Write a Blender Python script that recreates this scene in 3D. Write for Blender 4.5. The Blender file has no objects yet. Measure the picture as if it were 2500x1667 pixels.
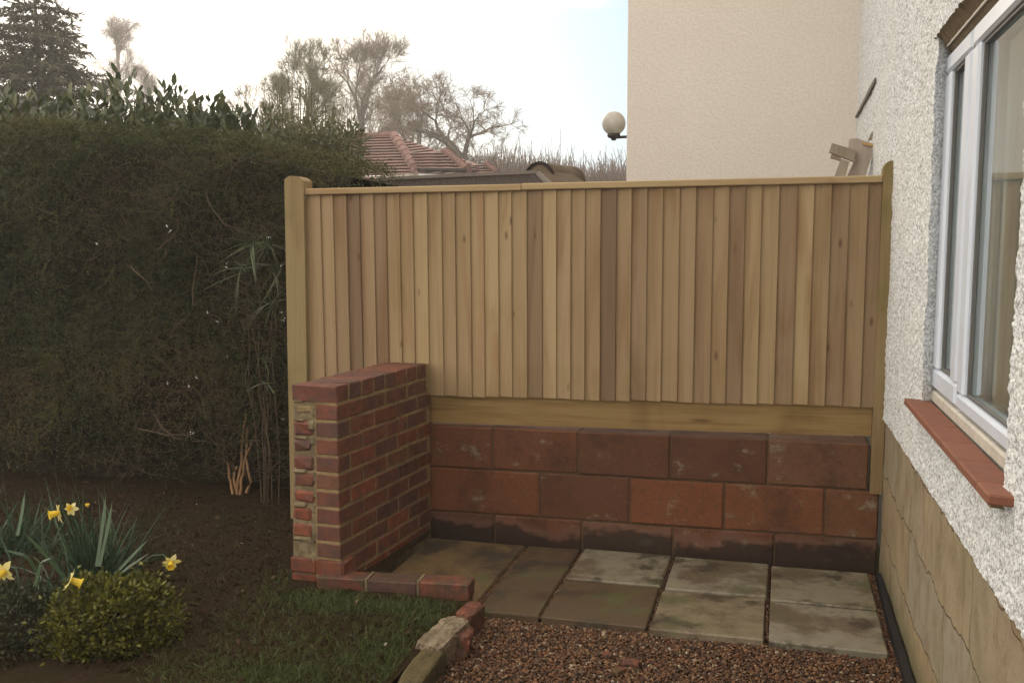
import bpy, bmesh, math, random
import numpy as np
from mathutils import Vector, Matrix

random.seed(7)
rng = np.random.default_rng(11)
SC = bpy.context.scene
COL = SC.collection

# ------------------------------------------------------------------ camera
CAM = np.array([1.3469, -4.6831, 1.4641])
YAW, PIT, ROL, FPX, CY = -0.2610, -0.1175, -0.0045, 2395.974, 895.05      # FPX for a 2500 px wide picture
def cam_axes():
    cy, sy, cp, sp = math.cos(YAW), math.sin(YAW), math.cos(PIT), math.sin(PIT)
    fwd = np.array([sy*cp, cy*cp, sp]); right = np.array([cy, -sy, 0.0]); up = np.cross(right, fwd)
    cr, sr = math.cos(ROL), math.sin(ROL)
    return cr*right + sr*up, -sr*right + cr*up, fwd
RIGHT, UP, FWD = cam_axes()
cd = bpy.data.cameras.new('camera')
cam = bpy.data.objects.new('camera', cd); COL.objects.link(cam)
cam.matrix_world = Matrix(((RIGHT[0], UP[0], -FWD[0], CAM[0]), (RIGHT[1], UP[1], -FWD[1], CAM[1]),
                           (RIGHT[2], UP[2], -FWD[2], CAM[2]), (0, 0, 0, 1)))
cd.sensor_width = 36; cd.lens = FPX/2500*36; cd.shift_y = (CY-833.5)/2500; cd.clip_start = 0.05; cd.clip_end = 2000
SC.camera = cam
def ray(px, py):                                   # a direction, from a position in the 2352 px wide view
    u = (px-1176)*2500/2352/FPX; v = (py*2500/2352-CY)/FPX
    return FWD + RIGHT*u - UP*v
def far(px, py, d): return CAM + ray(px, py)*d     # the point d metres out along a direction
def flat(px, py, z):
    r = ray(px, py); return CAM + r*((z-CAM[2])/r[2])

# ------------------------------------------------------------------ sky, sun, exposure
HAZE = 0.0038
SUN_AZ, SUN_EL = math.radians(-27), math.radians(14)     # azimuth from +Y towards +X
SC.view_settings.view_transform = 'Standard'; SC.view_settings.look = 'None'
SC.view_settings.exposure = 0.68; SC.view_settings.gamma = 1.0; SC.view_settings.use_curve_mapping = False
w = bpy.data.worlds.new('World'); SC.world = w; w.use_nodes = True
nt = w.node_tree; nt.nodes.clear()
out = nt.nodes.new('ShaderNodeOutputWorld'); bg = nt.nodes.new('ShaderNodeBackground')
sky = nt.nodes.new('ShaderNodeTexSky'); sky.sky_type = 'NISHITA'; sky.sun_disc = False
sky.sun_elevation = SUN_EL; sky.sun_rotation = SUN_AZ
sky.air_density = 1.0; sky.dust_density = 2.0; sky.ozone_density = 1.5
tc = nt.nodes.new('ShaderNodeTexCoord'); mp = nt.nodes.new('ShaderNodeMapping'); mp.inputs['Scale'].default_value = (1.0, 1.0, 3.2)
mp.inputs['Location'].default_value = (0.35, 0.1, 0.0)
no = nt.nodes.new('ShaderNodeTexNoise'); no.inputs['Scale'].default_value = 2.2; no.inputs['Detail'].default_value = 6; no.inputs['Roughness'].default_value = 0.55
cr_ = nt.nodes.new('ShaderNodeMapRange'); cr_.inputs[1].default_value = 0.36; cr_.inputs[2].default_value = 0.62
# the deck of cloud is thin low in the east (right of the garden), thick elsewhere
sep = nt.nodes.new('ShaderNodeSeparateXYZ'); nt.links.new(tc.outputs['Generated'], sep.inputs[0])
dt = nt.nodes.new('ShaderNodeVectorMath'); dt.operation = 'DOT_PRODUCT'
_h = ray(1370, 330); _h = _h/np.linalg.norm(_h); dt.inputs[1].default_value = tuple(_h)
nt.links.new(tc.outputs['Generated'], dt.inputs[0])
hole = nt.nodes.new('ShaderNodeMapRange'); hole.interpolation_type = 'SMOOTHSTEP'
hole.inputs[1].default_value = math.cos(math.radians(17)); hole.inputs[2].default_value = math.cos(math.radians(5))
hole.inputs[3].default_value = 0.55; hole.inputs[4].default_value = -0.95
nt.links.new(dt.outputs['Value'], hole.inputs[0])
ad = nt.nodes.new('ShaderNodeMath'); ad.operation = 'ADD'; ad.use_clamp = True
cl = nt.nodes.new('ShaderNodeMix'); cl.data_type = 'RGBA'
cl.inputs['B'].default_value = (13.9, 12.6, 10.9, 1)
tint = nt.nodes.new('ShaderNodeMix'); tint.data_type = 'RGBA'; tint.inputs[0].default_value = 0.85; tint.inputs['B'].default_value = (2.1, 4.1, 6.0, 1)
nt.links.new(sky.outputs[0], tint.inputs['A'])
nt.links.new(tc.outputs['Generated'], mp.inputs[0]); nt.links.new(mp.outputs[0], no.inputs['Vector'])
nt.links.new(no.outputs[0], cr_.inputs[0]); nt.links.new(cr_.outputs[0], ad.inputs[0]); nt.links.new(hole.outputs[0], ad.inputs[1])
nt.links.new(ad.outputs[0], cl.inputs[0]); nt.links.new(tint.outputs['Result'], cl.inputs['A'])
nt.links.new(cl.outputs['Result'], bg.inputs[0]); bg.inputs[1].default_value = 0.106
nt.links.new(bg.outputs[0], out.inputs[0])
sl = bpy.data.lights.new('sun', 'SUN'); sl.energy = 0.5; sl.angle = math.radians(14); sl.color = (1.0, 0.9, 0.76)
sun = bpy.data.objects.new('sun', sl); COL.objects.link(sun)
sd = Vector((math.sin(SUN_AZ)*math.cos(SUN_EL), math.cos(SUN_AZ)*math.cos(SUN_EL), math.sin(SUN_EL)))
sun.rotation_euler = sd.to_track_quat('Z', 'Y').to_euler()

# ------------------------------------------------------------------ small helpers
def tag(o, label=None, cat=None, group=None, kind=None):
    if label: o['label'] = label
    if cat: o['category'] = cat
    if group: o['group'] = group
    if kind: o['kind'] = kind
    return o
def empty(name, loc=(0, 0, 0)):
    o = bpy.data.objects.new(name, None); COL.objects.link(o); o.location = loc; o.empty_display_size = 0.1; return o

def mesh_np(name, verts, polys, mat, parent=None, rnd=None, smooth=False):
    """polys: list of (M,k) index arrays; rnd: one float per face (concatenated)"""
    verts = np.asarray(verts, float)
    if parent is not None: verts = verts - np.array(parent_origin(parent))
    me = bpy.data.meshes.new(name)
    me.vertices.add(len(verts)); me.vertices.foreach_set('co', verts.astype(np.float32).ravel())
    nl = sum(a.size for a in polys); npoly = sum(len(a) for a in polys)
    me.loops.add(nl); me.loops.foreach_set('vertex_index', np.concatenate([a.ravel() for a in polys]).astype(np.int32))
    tot = np.concatenate([np.full(len(a), a.shape[1]) for a in polys]); st = np.concatenate([[0], np.cumsum(tot)[:-1]])
    me.polygons.add(npoly); me.polygons.foreach_set('loop_start', st.astype(np.int32))
    try: me.polygons.foreach_set('loop_total', tot.astype(np.int32))
    except Exception: pass
    if smooth: me.polygons.foreach_set('use_smooth', np.ones(npoly, bool))
    else: me.polygons.foreach_set('use_smooth', np.zeros(npoly, bool))
    if rnd is not None:
        at = me.attributes.new('rnd', 'FLOAT', 'FACE'); at.data.foreach_set('value', np.asarray(rnd, np.float32))
    me.update(calc_edges=True); me.validate()
    me.materials.append(mat)
    o = bpy.data.objects.new(name, me); COL.objects.link(o)
    if parent is not None: o.parent = parent
    return o
def parent_origin(p):
    x = np.zeros(3)
    while p is not None:
        x = x + np.array(p.location); p = p.parent
    return x

class MB:
    """collects solids, builds ONE mesh"""
    def __init__(s): s.v = []; s.f = []; s.r = []
    def add(s, vs, fs, r=None):
        b = len(s.v); s.v += [tuple(v) for v in vs]; s.f += [tuple(i+b for i in f) for f in fs]
        r = random.random() if r is None else r; s.r += [r]*len(fs)
    def box(s, lo, hi, ch=0.0, r=None, rot=None, org=None, jit=0.0):
        lo = np.array(lo, float); hi = np.array(hi, float); c = (lo+hi)/2; h = (hi-lo)/2
        ch = min(ch, h.min()*0.9)
        if ch <= 0:
            vs = [c+h*np.array(t) for t in [(-1,-1,-1),(1,-1,-1),(1,1,-1),(-1,1,-1),(-1,-1,1),(1,-1,1),(1,1,1),(-1,1,1)]]
            fs = [(0,3,2,1),(4,5,6,7),(0,1,5,4),(1,2,6,5),(2,3,7,6),(3,0,4,7)]
        else:
            vs = []; ix = {}
            for sx in (-1,1):
                for sy in (-1,1):
                    for sz in (-1,1):
                        for a in range(3):
                            d = h.copy()-ch; d[a] = h[a]
                            ix[(sx,sy,sz,a)] = len(vs); vs.append(c+d*np.array((sx,sy,sz)))
            fs = []
            for a in range(3):
                b_, c_ = (a+1) % 3, (a+2) % 3
                for sg in (-1,1):
                    q = []
                    for (p1, p2) in ((-1,-1),(1,-1),(1,1),(-1,1)):
                        t = [0,0,0]; t[a] = sg; t[b_] = p1; t[c_] = p2; q.append(ix[(*t, a)])
                    fs.append(q)
                for p1 in (-1,1):
                    for p2 in (-1,1):
                        t0 = [0,0,0]; t1 = [0,0,0]; t0[a] = -1; t1[a] = 1
                        t0[b_] = t1[b_] = p1; t0[c_] = t1[c_] = p2
                        fs.append([ix[(*t0,b_)], ix[(*t1,b_)], ix[(*t1,c_)], ix[(*t0,c_)]])
            for sx in (-1,1):
                for sy in (-1,1):
                    for sz in (-1,1): fs.append([ix[(sx,sy,sz,a)] for a in range(3)])
            g = []
            for f in fs:
                P = [vs[i] for i in f]; n = np.cross(P[1]-P[0], P[2]-P[0])
                g.append(tuple(f) if np.dot(n, np.mean(P, axis=0)-c) > 0 else tuple(f[::-1]))
            fs = g
        if jit: vs = [v+np.random.uniform(-jit, jit, 3) for v in vs]
        if rot is not None:
            o_ = c if org is None else np.array(org)
            R = np.array(rot.to_3x3() if hasattr(rot, 'to_3x3') else rot)
            vs = [R @ (v-o_)+o_ for v in vs]
        s.add(vs, fs, r); return s
    def prism(s, poly, ax, a, b, r=None):
        """polygon in the two other axes, extruded along axis ax from a to b"""
        n = len(poly); vs = []
        for t in (a, b):
            for (p, q) in poly:
                v = [0,0,0]; v[ax] = t; o_ = [i for i in range(3) if i != ax]; v[o_[0]] = p; v[o_[1]] = q; vs.append(v)
        fs = [tuple(range(n)), tuple(range(2*n-1, n-1, -1))]+[(i, i+n, (i+1) % n+n, (i+1) % n) for i in range(n)]
        s.add(vs, fs, r); return s
    def tube(s, pts, rad, k=8, r=None, cap=True):
        pts = [np.array(p, float) for p in pts]; n = len(pts)
        rad = [rad]*n if np.isscalar(rad) else rad
        vs = []; fs = []; ref = None
        for i, p in enumerate(pts):
            t = pts[min(i+1, n-1)]-pts[max(i-1, 0)]; t = t/(np.linalg.norm(t)+1e-9)
            if ref is None: ref = np.array((0,0,1.0)) if abs(t[2]) < .9 else np.array((1.0,0,0))
            a = np.cross(t, ref); a /= np.linalg.norm(a)+1e-9; b = np.cross(t, a); ref = np.cross(a, t)
            for j in range(k):
                an = 2*math.pi*j/k; vs.append(p+(a*math.cos(an)+b*math.sin(an))*rad[i])
        for i in range(n-1):
            for j in range(k): fs.append((i*k+j, i*k+(j+1) % k, (i+1)*k+(j+1) % k, (i+1)*k+j))
        if cap: fs += [tuple(range(k))[::-1], tuple(range((n-1)*k, n*k))]
        s.add(vs, fs, r); return s
    def lathe(s, prof, c, k=24, r=None, squash=1):
        vs = []; fs = []; n = len(prof)
        for (ra, z) in prof:
            for j in range(k):
                a = 2*math.pi*j/k; vs.append((c[0]+ra*math.cos(a), c[1]+ra*math.sin(a)*squash, c[2]+z))
        for i in range(n-1):
            for j in range(k): fs.append((i*k+j, i*k+(j+1) % k, (i+1)*k+(j+1) % k, (i+1)*k+j))
        fs += [tuple(range(k))[::-1], tuple(range((n-1)*k, n*k))]
        s.add(vs, fs, r); return s
    def build(s, name, mat, parent=None, smooth=False, fix=True):
        vs = np.array(s.v, float)
        if parent is not None: vs = vs - parent_origin(parent)
        me = bpy.data.meshes.new(name); me.from_pydata([tuple(v) for v in vs], [], s.f)
        at = me.attributes.new('rnd', 'FLOAT', 'FACE'); at.data.foreach_set('value', np.array(s.r, np.float32))
        if fix:
            bm = bmesh.new(); bm.from_mesh(me); bmesh.ops.recalc_face_normals(bm, faces=bm.faces); bm.to_mesh(me); bm.free()
        if smooth:
            me.polygons.foreach_set('use_smooth', np.ones(len(me.polygons), bool))
        me.materials.append(mat); me.update()
        o = bpy.data.objects.new(name, me); COL.objects.link(o)
        if parent is not None: o.parent = parent
        return o

# noise ------------------------------------------------------------
def _hash(ix, iy, seed):
    h = (ix.astype(np.int64)*374761393 + iy.astype(np.int64)*668265263 + seed*982451653) & 0xffffffff
    h = ((h ^ (h >> 13))*1274126177) & 0xffffffff
    return ((h ^ (h >> 16)) & 0xffff)/65535.0
def vn(x, y, seed=0):
    x = np.asarray(x, float); y = np.asarray(y, float)
    ix = np.floor(x); iy = np.floor(y); fx = x-ix; fy = y-iy
    ux = fx*fx*(3-2*fx); uy = fy*fy*(3-2*fy)
    a = _hash(ix, iy, seed); b = _hash(ix+1, iy, seed); c = _hash(ix, iy+1, seed); d = _hash(ix+1, iy+1, seed)
    return (a*(1-ux)+b*ux)*(1-uy)+(c*(1-ux)+d*ux)*uy
def fbm(x, y, seed=0, o=4):
    s = 0; a = .5
    for i in range(o): s = s+a*vn(np.asarray(x)*2**i, np.asarray(y)*2**i, seed+i); a *= .5
    return s
def unit(a): return a/(np.linalg.norm(a, axis=-1, keepdims=True)+1e-9)
def rand_dirs(n): return unit(rng.normal(size=(n, 3)))

# ------------------------------------------------------------------ materials
class Mt:
    def __init__(s, name):
        s.m = bpy.data.materials.new(name); s.m.use_nodes = True; s.t = s.m.node_tree; s.t.nodes.clear()
        s.o = s.n('ShaderNodeOutputMaterial'); s.tc = s.n('ShaderNodeTexCoord')
    def n(s, ty, **k):
        x = s.t.nodes.new(ty)
        for a, v in k.items(): setattr(x, a, v)
        return x
    def l(s, a, b): s.t.links.new(a, b)
    def put(s, sock, v):
        if hasattr(v, 'links'): s.l(v, sock)
        else: sock.default_value = v
    def pos(s, scale=(1,1,1), off=None):
        mp = s.n('ShaderNodeMapping'); g = s.n('ShaderNodeNewGeometry'); s.l(g.outputs['Position'], mp.inputs[0])
        mp.inputs['Scale'].default_value = scale if not np.isscalar(scale) else (scale,)*3
        if off is not None: s.l(off, mp.inputs['Location'])
        return mp.outputs[0]
    def rnd(s):
        a = s.n('ShaderNodeAttribute'); a.attribute_name = 'rnd'; return a.outputs['Fac']
    def noise(s, vec, scale=5, detail=4, rough=.55, dist=0):
        x = s.n('ShaderNodeTexNoise'); s.l(vec, x.inputs['Vector']); x.inputs['Scale'].default_value = scale
        x.inputs['Detail'].default_value = detail; x.inputs['Roughness'].default_value = rough; x.inputs['Distortion'].default_value = dist
        return x.outputs[0]
    def voro(s, vec, scale=5, feature='F1', out='Distance', rand=1.0):
        x = s.n('ShaderNodeTexVoronoi'); x.feature = feature; s.l(vec, x.inputs['Vector']); x.inputs['Scale'].default_value = scale
        x.inputs['Randomness'].default_value = rand
        return x.outputs[out]
    def rng(s, f, a, b, c=0., d=1., smooth=True):
        x = s.n('ShaderNodeMapRange'); x.interpolation_type = 'SMOOTHSTEP' if smooth else 'LINEAR'
        s.l(f, x.inputs[0])
        for i, v in enumerate((a, b, c, d)): x.inputs[i+1].default_value = v
        return x.outputs[0]
    def ramp(s, f, stops):
        x = s.n('ShaderNodeValToRGB'); s.l(f, x.inputs[0]); e = x.color_ramp.elements
        while len(e) > 1: e.remove(e[-1])
        for i, (p, c) in enumerate(stops):
            k = e[0] if i == 0 else e.new(p); k.position = p; k.color = (*c, 1)
        return x.outputs[0]
    def mix(s, f, a, b, mode='MIX'):
        x = s.n('ShaderNodeMix'); x.data_type = 'RGBA'; x.blend_type = mode
        s.put(x.inputs[0], f)
        for k, v in (('A', a), ('B', b)):
            if hasattr(v, 'links'): s.l(v, x.inputs[k])
            else: x.inputs[k].default_value = (*v, 1)
        return x.outputs['Result']
    def mth(s, op, a, b=0.0, clamp=False):
        x = s.n('ShaderNodeMath'); x.operation = op; x.use_clamp = clamp; s.put(x.inputs[0], a); s.put(x.inputs[1], b); return x.outputs[0]
    def sep(s, vec):
        x = s.n('ShaderNodeSeparateXYZ'); s.l(vec, x.inputs[0]); return x.outputs
    def bump(s, h, strength=.5, dist=.01, normal=None):
        x = s.n('ShaderNodeBump'); x.inputs['Strength'].default_value = strength; x.inputs['Distance'].default_value = dist
        s.l(h, x.inputs['Height'])
        if normal is not None: s.l(normal, x.inputs['Normal'])
        return x.outputs[0]
    def out(s, col, rough=.8, bump=None, spec=.5, metal=0., trans=None):
        b = s.n('ShaderNodeBsdfPrincipled')
        if hasattr(col, 'links'): s.l(col, b.inputs['Base Color'])
        else: b.inputs['Base Color'].default_value = (*col, 1)
        s.put(b.inputs['Roughness'], rough); b.inputs['Specular IOR Level'].default_value = spec; b.inputs['Metallic'].default_value = metal
        if bump is not None: s.l(bump, b.inputs['Normal'])
        sh = b.outputs[0]
        if trans is not None:
            t = s.n('ShaderNodeBsdfTranslucent'); mx = s.n('ShaderNodeMixShader'); mx.inputs[0].default_value = trans
            if hasattr(col, 'links'): s.l(col, t.inputs[0])
            else: t.inputs[0].default_value = (*col, 1)
            s.l(sh, mx.inputs[1]); s.l(t.outputs[0], mx.inputs[2]); sh = mx.outputs[0]
        s.l(sh, s.o.inputs[0]); return s.m

def wood(name, stops, green=0.25, grain=60, gc=.45, horiz=False):
    m = Mt(name); r = m.rnd()
    cx = m.n('ShaderNodeCombineXYZ')
    sc = m.mth('MULTIPLY', r, 37.0); m.l(sc, cx.inputs[0]); m.l(sc, cx.inputs[1]); m.l(sc, cx.inputs[2])
    ls, lg = (1.6, grain)
    v = m.pos((ls, lg*.5, lg) if horiz else (lg, lg*.5, ls), cx.outputs[0])
    g = m.noise(v, 1.0, 5, .6, .6)
    v2 = m.pos((.9, 6, 8) if horiz else (8, 6, .9), cx.outputs[0]); g2 = m.noise(v2, 1.0, 3, .5, 1.2)
    base = m.ramp(r, stops)
    c = m.mix(m.rng(g, .40, .80, 0, gc), base, (.60, .53, .45), 'MULTIPLY')
    c = m.mix(m.rng(g2, .46, .72, 0, .55), c, (.62, .46, .36), 'MULTIPLY')
    c = m.mix(m.rng(m.noise(m.pos(3.0), 1.0, 3), .5, .75, 0, green), c, (.62, .66, .36), 'MULTIPLY')
    kv = m.pos((2.2, 4, 11) if horiz else (11.5, 4, 4.6), cx.outputs[0])
    kd = m.voro(kv, 1.0)
    knot = m.mth('MULTIPLY', m.rng(kd, .03, .15, 1, 0), m.rng(m.voro(kv, 1.0, out='Color'), .30, .65, 0, .75))
    c = m.mix(knot, c, (.085, .042, .02))
    # damp stains, with their own outline
    c = m.mix(m.rng(m.noise(m.pos((2.2, 2.2, .8)), 1.0, 4, .6, .8), .56, .76, 0, .45), c, (.45, .36, .26), 'MULTIPLY')
    b = m.bump(g, .35, .002)
    return m.out(c, .78, b, .25)

WOOD = wood('treated_softwood', [(0, (.160, .106, .067)), (.12, (.220, .150, .090)), (.35, (.295, .205, .117)), (.6, (.315, .225, .124)), (.8, (.365, .266, .148)), (.92, (.28, .192, .113)), (1, (.35, .254, .147))])
POST = wood('treated_post_wood', [(0, (.25, .19, .095)), (1, (.27, .20, .10))], .6)
RAIL = wood('treated_rail_wood', [(0, (.36, .265, .145)), (1, (.39, .29, .16))], .2, horiz=True)
GBOARD = wood('gravel_board_wood', [(0, (.25, .165, .068)), (1, (.27, .18, .075))], .3, 45, .95, horiz=True)
OLDWOOD = wood('weathered_wood', [(0, (.26, .23, .17)), (.5, (.34, .29, .24)), (1, (.40, .34, .30))], .5)

def brick_mat(name='red_brick', dirt=0.):
    m = Mt(name); r = m.rnd()
    c = m.ramp(r, [(0, (.145, .040, .020)), (.2, (.095, .038, .025)), (.4, (.18, .050, .022)), (.6, (.130, .039, .020)), (.75, (.22, .056, .022)), (.88, (.085, .038, .027)), (1, (.17, .062, .028))])
    n1 = m.noise(m.pos(18), 1.0, 5, .65); n2 = m.noise(m.pos(110), 1.0, 3, .6)
    c = m.mix(m.rng(n1, .4, .72, 0, .75), c, (.055, .038, .036))
    c = m.mix(m.rng(n2, .56, .75, 0, .45), c, (.22, .11, .075))
    c = m.mix(m.rng(m.noise(m.pos((3, 3, 6)), 1.0, 4, .6, 1.), .62, .78, 0, .35), c, (.24, .18, .12))
    n3 = m.noise(m.pos(30), 1.0, 5, .7); c = m.mix(m.rng(n3, .40, .66, 0, .35+dirt*.55), c, (.040, .027, .018))
    if dirt: c = m.mix(m.rng(m.noise(m.pos(12), 1.0, 4, .6), .50, .68, 0, dirt), c, (.045, .045, .016))
    b = m.bump(m.mix(.5, n1, n2), .7, .005)
    return m.out(c, m.rng(n1, .3, .7, .55, .8), b, .4)
BRICK = brick_mat(); DBRICK = brick_mat('grimy_brick', .7)
def mortar_mat(name, col, col2):
    m = Mt(name); n = m.noise(m.pos(45), 1.0, 5, .7)
    c = m.mix(m.rng(n, .35, .7), col, col2)
    c = m.mix(m.rng(m.noise(m.pos(7), 1.0, 3), .45, .7, 0, .6), c, (.10, .075, .045))
    return m.out(c, .95, m.bump(n, .8, .004), .2)
MORTAR = mortar_mat('sandy_mortar', (.27, .20, .10), (.185, .135, .068))
SMEAR = mortar_mat('old_mortar', (.23, .185, .11), (.13, .10, .06))
DMORTAR = mortar_mat('dark_mortar', (.10, .062, .036), (.06, .035, .022))

def block_mat():
    m = Mt('wet_red_concrete'); r = m.rnd()
    cx = m.n('ShaderNodeCombineXYZ'); m.l(m.mth('MULTIPLY', r, 21.), cx.inputs[0])
    c = m.ramp(r, [(0, (.080, .029, .014)), (.25, (.108, .038, .015)), (.5, (.160, .050, .017)), (.75, (.140, .055, .022)), (1, (.125, .060, .032))])
    n1 = m.noise(m.pos(4.0, cx.outputs[0]), 1.0, 6, .68); n2 = m.noise(m.pos(210), 1.0, 2, .8); n3 = m.noise(m.pos(34, cx.outputs[0]), 1.0, 4, .7)
    c = m.mix(m.rng(n1, .46, .70, 0, .75), c, (.040, .021, .012))
    c = m.mix(m.rng(n3, .42, .72, 0, .55), c, (.055, .030, .018))
    wh = m.mth('MULTIPLY', m.rng(m.noise(m.pos((6, 6, 8), cx.outputs[0]), 1.0, 5, .72), .56, .70), m.rng(m.noise(m.pos(1.7), 1.0, 2), .40, .52, 0, .85))
    c = m.mix(wh, c, (.22, .20, .14))
    c = m.mix(m.rng(n2, .5, .75, 0, .6), c, (.19, .095, .055)); c = m.mix(m.rng(n2, .25, .45, .6, 0), c, (.03, .016, .011))
    z = m.sep(m.pos(1))[2]
    tide = m.mth('ADD', z, m.mth('MULTIPLY', m.mth('SUBTRACT', m.noise(m.pos((3.2, 3.2, 5), cx.outputs[0]), 1.0, 6, .62), .5), .34))
    c = m.mix(m.rng(tide, .045, .085, .85, 0), c, (.020, .013, .009))
    c = m.mix(m.mth('MULTIPLY', m.rng(tide, .05, .085), m.rng(tide, .085, .13, .45, 0)), c, (.15, .085, .065))
    b = m.bump(m.mix(.4, n2, n3), .6, .004)
    return m.out(c, m.rng(n1, .3, .7, .6, .85), b, .3)
BLOCK = block_mat()

def slab_mat():
    m = Mt('wet_paving_concrete'); r = m.rnd()
    cx = m.n('ShaderNodeCombineXYZ'); m.l(m.mth('MULTIPLY', r, 33.), cx.inputs[0]); m.l(m.mth('MULTIPLY', r, 11.), cx.inputs[1])
    c = m.ramp(r, [(0, (.072, .042, .021)), (.2, (.076, .045, .022)), (.45, (.15, .090, .038)), (.7, (.20, .176, .122)), (1, (.22, .197, .148))])
    n1 = m.noise(m.pos(2.6, cx.outputs[0]), 1.0, 7, .68); n2 = m.noise(m.pos(170), 1.0, 3, .75); n3 = m.noise(m.pos(16, cx.outputs[0]), 1.0, 5, .7)
    c = m.mix(m.rng(n1, .44, .60, 0, .8), c, (.070, .042, .016))
    c = m.mix(m.rng(m.noise(m.pos(3.4, cx.outputs[0]), 1.0, 6, .66), .53, .62, 0, .9), c, (.032, .022, .013))
    c = m.mix(m.rng(m.noise(m.pos(4.0, cx.outputs[0]), 1.0, 5, .6), .34, .48, .65, 0), c, (.070, .080, .024))
    c = m.mix(m.rng(n3, .45, .7, 0, .35), c, (.055, .045, .03))
    c = m.mix(m.rng(n2, .52, .75, 0, .35), c, (.25, .22, .16)); c = m.mix(m.rng(n2, .25, .45, .4, 0), c, (.03, .025, .018))
    return m.out(c, m.rng(n1, .4, .62, .5, .75), m.bump(m.mix(.5, n2, n3), .4, .003), .45)
SLAB = slab_mat()

def speck_mat(name, stops, rough=.6, scale=60):
    m = Mt(name); r = m.rnd(); n = m.noise(m.pos(scale), 1.0, 3)
    c = m.mix(m.rng(n, .4, .7, 0, .5), m.ramp(r, stops), (.5, .5, .5), 'MULTIPLY')
    return m.out(c, rough, m.bump(n, .3, .002), .4)
PEBBLE = speck_mat('pea_gravel', [(0, (.028, .015, .008)), (.3, (.070, .029, .012)), (.55, (.125, .050, .019)), (.75, (.16, .072, .026)), (.93, (.20, .12, .06)), (1, (.36, .31, .23))], .55)
def earth(name, a, b, c3, sc):
    m = Mt(name); n = m.noise(m.pos(sc), 1.0, 6, .7); n2 = m.noise(m.pos(sc*.12), 1.0, 3)
    c = m.mix(m.rng(n, .35, .7), a, b); c = m.mix(m.rng(n2, .42, .62, 0, .8), c, c3)
    return m.out(c, .95, m.bump(n, .9, .02), .08)
SOIL = earth('damp_soil', (.020, .0115, .0055), (.050, .029, .015), (.026, .020, .007), 60)
GRAVELBED = earth('gravel_bed', (.05, .026, .013), (.12, .062, .030), (.07, .036, .018), 70)
EARTH = earth('far_earth', (.03, .03, .014), (.05, .045, .02), (.03, .035, .012), .6)

def leaf_mat(name, stops, rough=.5, trans=.25, spec=.4):
    m = Mt(name); c = m.ramp(m.rnd(), stops)
    return m.out(c, rough, None, spec, trans=trans)
HEDGE = leaf_mat('hedge_leaves', [(0, (.022, .028, .010)), (.30, (.052, .060, .020)), (.55, (.088, .092, .033)), (.72, (.105, .085, .034)), (.86, (.12, .070, .032)), (1, (.15, .09, .044))], .65, .25, .2)
HCORE = earth('hedge_inner_core', (.012, .010, .006), (.03, .024, .015), (.018, .018, .009), 25)
LAUREL = leaf_mat('laurel_leaves', [(0, (.038, .050, .024)), (.5, (.065, .082, .038)), (.85, (.095, .112, .052)), (1, (.14, .14, .065))], .35, .2, .5)
SPRUCE = leaf_mat('spruce_needles', [(0, (.028, .032, .016)), (.6, (.052, .054, .026)), (1, (.09, .080, .040))], .6, .15)
OLIVE = leaf_mat('olive_leaves', [(0, (.05, .06, .026)), (.5, (.085, .092, .04)), (.85, (.12, .12, .055)), (1, (.16, .14, .07))], .55, .3)
STRAP = leaf_mat('strap_leaves', [(0, (.025, .034, .014)), (.6, (.05, .065, .027)), (.92, (.08, .10, .045)), (1, (.17, .18, .10))], .4, .25)
DAFLEAF = leaf_mat('daffodil_leaves', [(0, (.018, .042, .022)), (.6, (.032, .066, .032)), (1, (.06, .10, .05))], .4, .2)
GRASS = leaf_mat('grass_blades', [(0, (.025, .032, .010)), (.5, (.055, .075, .016)), (.85, (.085, .12, .025)), (1, (.12, .13, .04))], .55, .3)
MOUND = leaf_mat('mound_leaves', [(0, (.028, .031, .005)), (.5, (.085, .090, .011)), (.85, (.155, .150, .018)), (1, (.21, .19, .035))], .5, .25)
DARKLOW = leaf_mat('dark_low_leaves', [(0, (.014, .017, .005)), (.6, (.026, .032, .009)), (1, (.045, .048, .014))], .6, .15)
def bark(name, a, b, sc=20):
    m = Mt(name); n = m.noise(m.pos((sc, sc, sc*.3)), 1.0, 4, .6)
    return m.out(m.mix(m.rng(n, .35, .7), a, b), .85, m.bump(n, .6, .01), .2)
TWIG = bark('brown_twigs', (.06, .042, .027), (.115, .082, .052))
BARK = bark('grey_brown_bark', (.075, .058, .042), (.13, .10, .075), 8)
PALEBARK = bark('pale_bark', (.14, .115, .09), (.20, .165, .13), 8)
OLIVEBARK = bark('olive_bark', (.10, .09, .05), (.16, .145, .085), 10)
BIRCHBARK = bark('birch_bark', (.23, .20, .18), (.35, .31, .28), 5)
WOODLAND = bark('winter_woodland', (.105, .07, .055), (.16, .115, .09), 3)
CUTSTEM = bark('tan_stems', (.22, .125, .06), (.32, .19, .095), 30)
YELLOW = leaf_mat('yellow_petals', [(0, (.66, .56, .16)), (.5, (.74, .66, .26)), (1, (.82, .77, .42))], .5, .35)
ORANGE = leaf_mat('orange_trumpet', [(0, (.72, .50, .03)), (1, (.80, .60, .06))], .5, .3)
WHITEPET = leaf_mat('white_blossom', [(0, (.55, .55, .52)), (1, (.75, .75, .72))], .5, .3)

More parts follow.
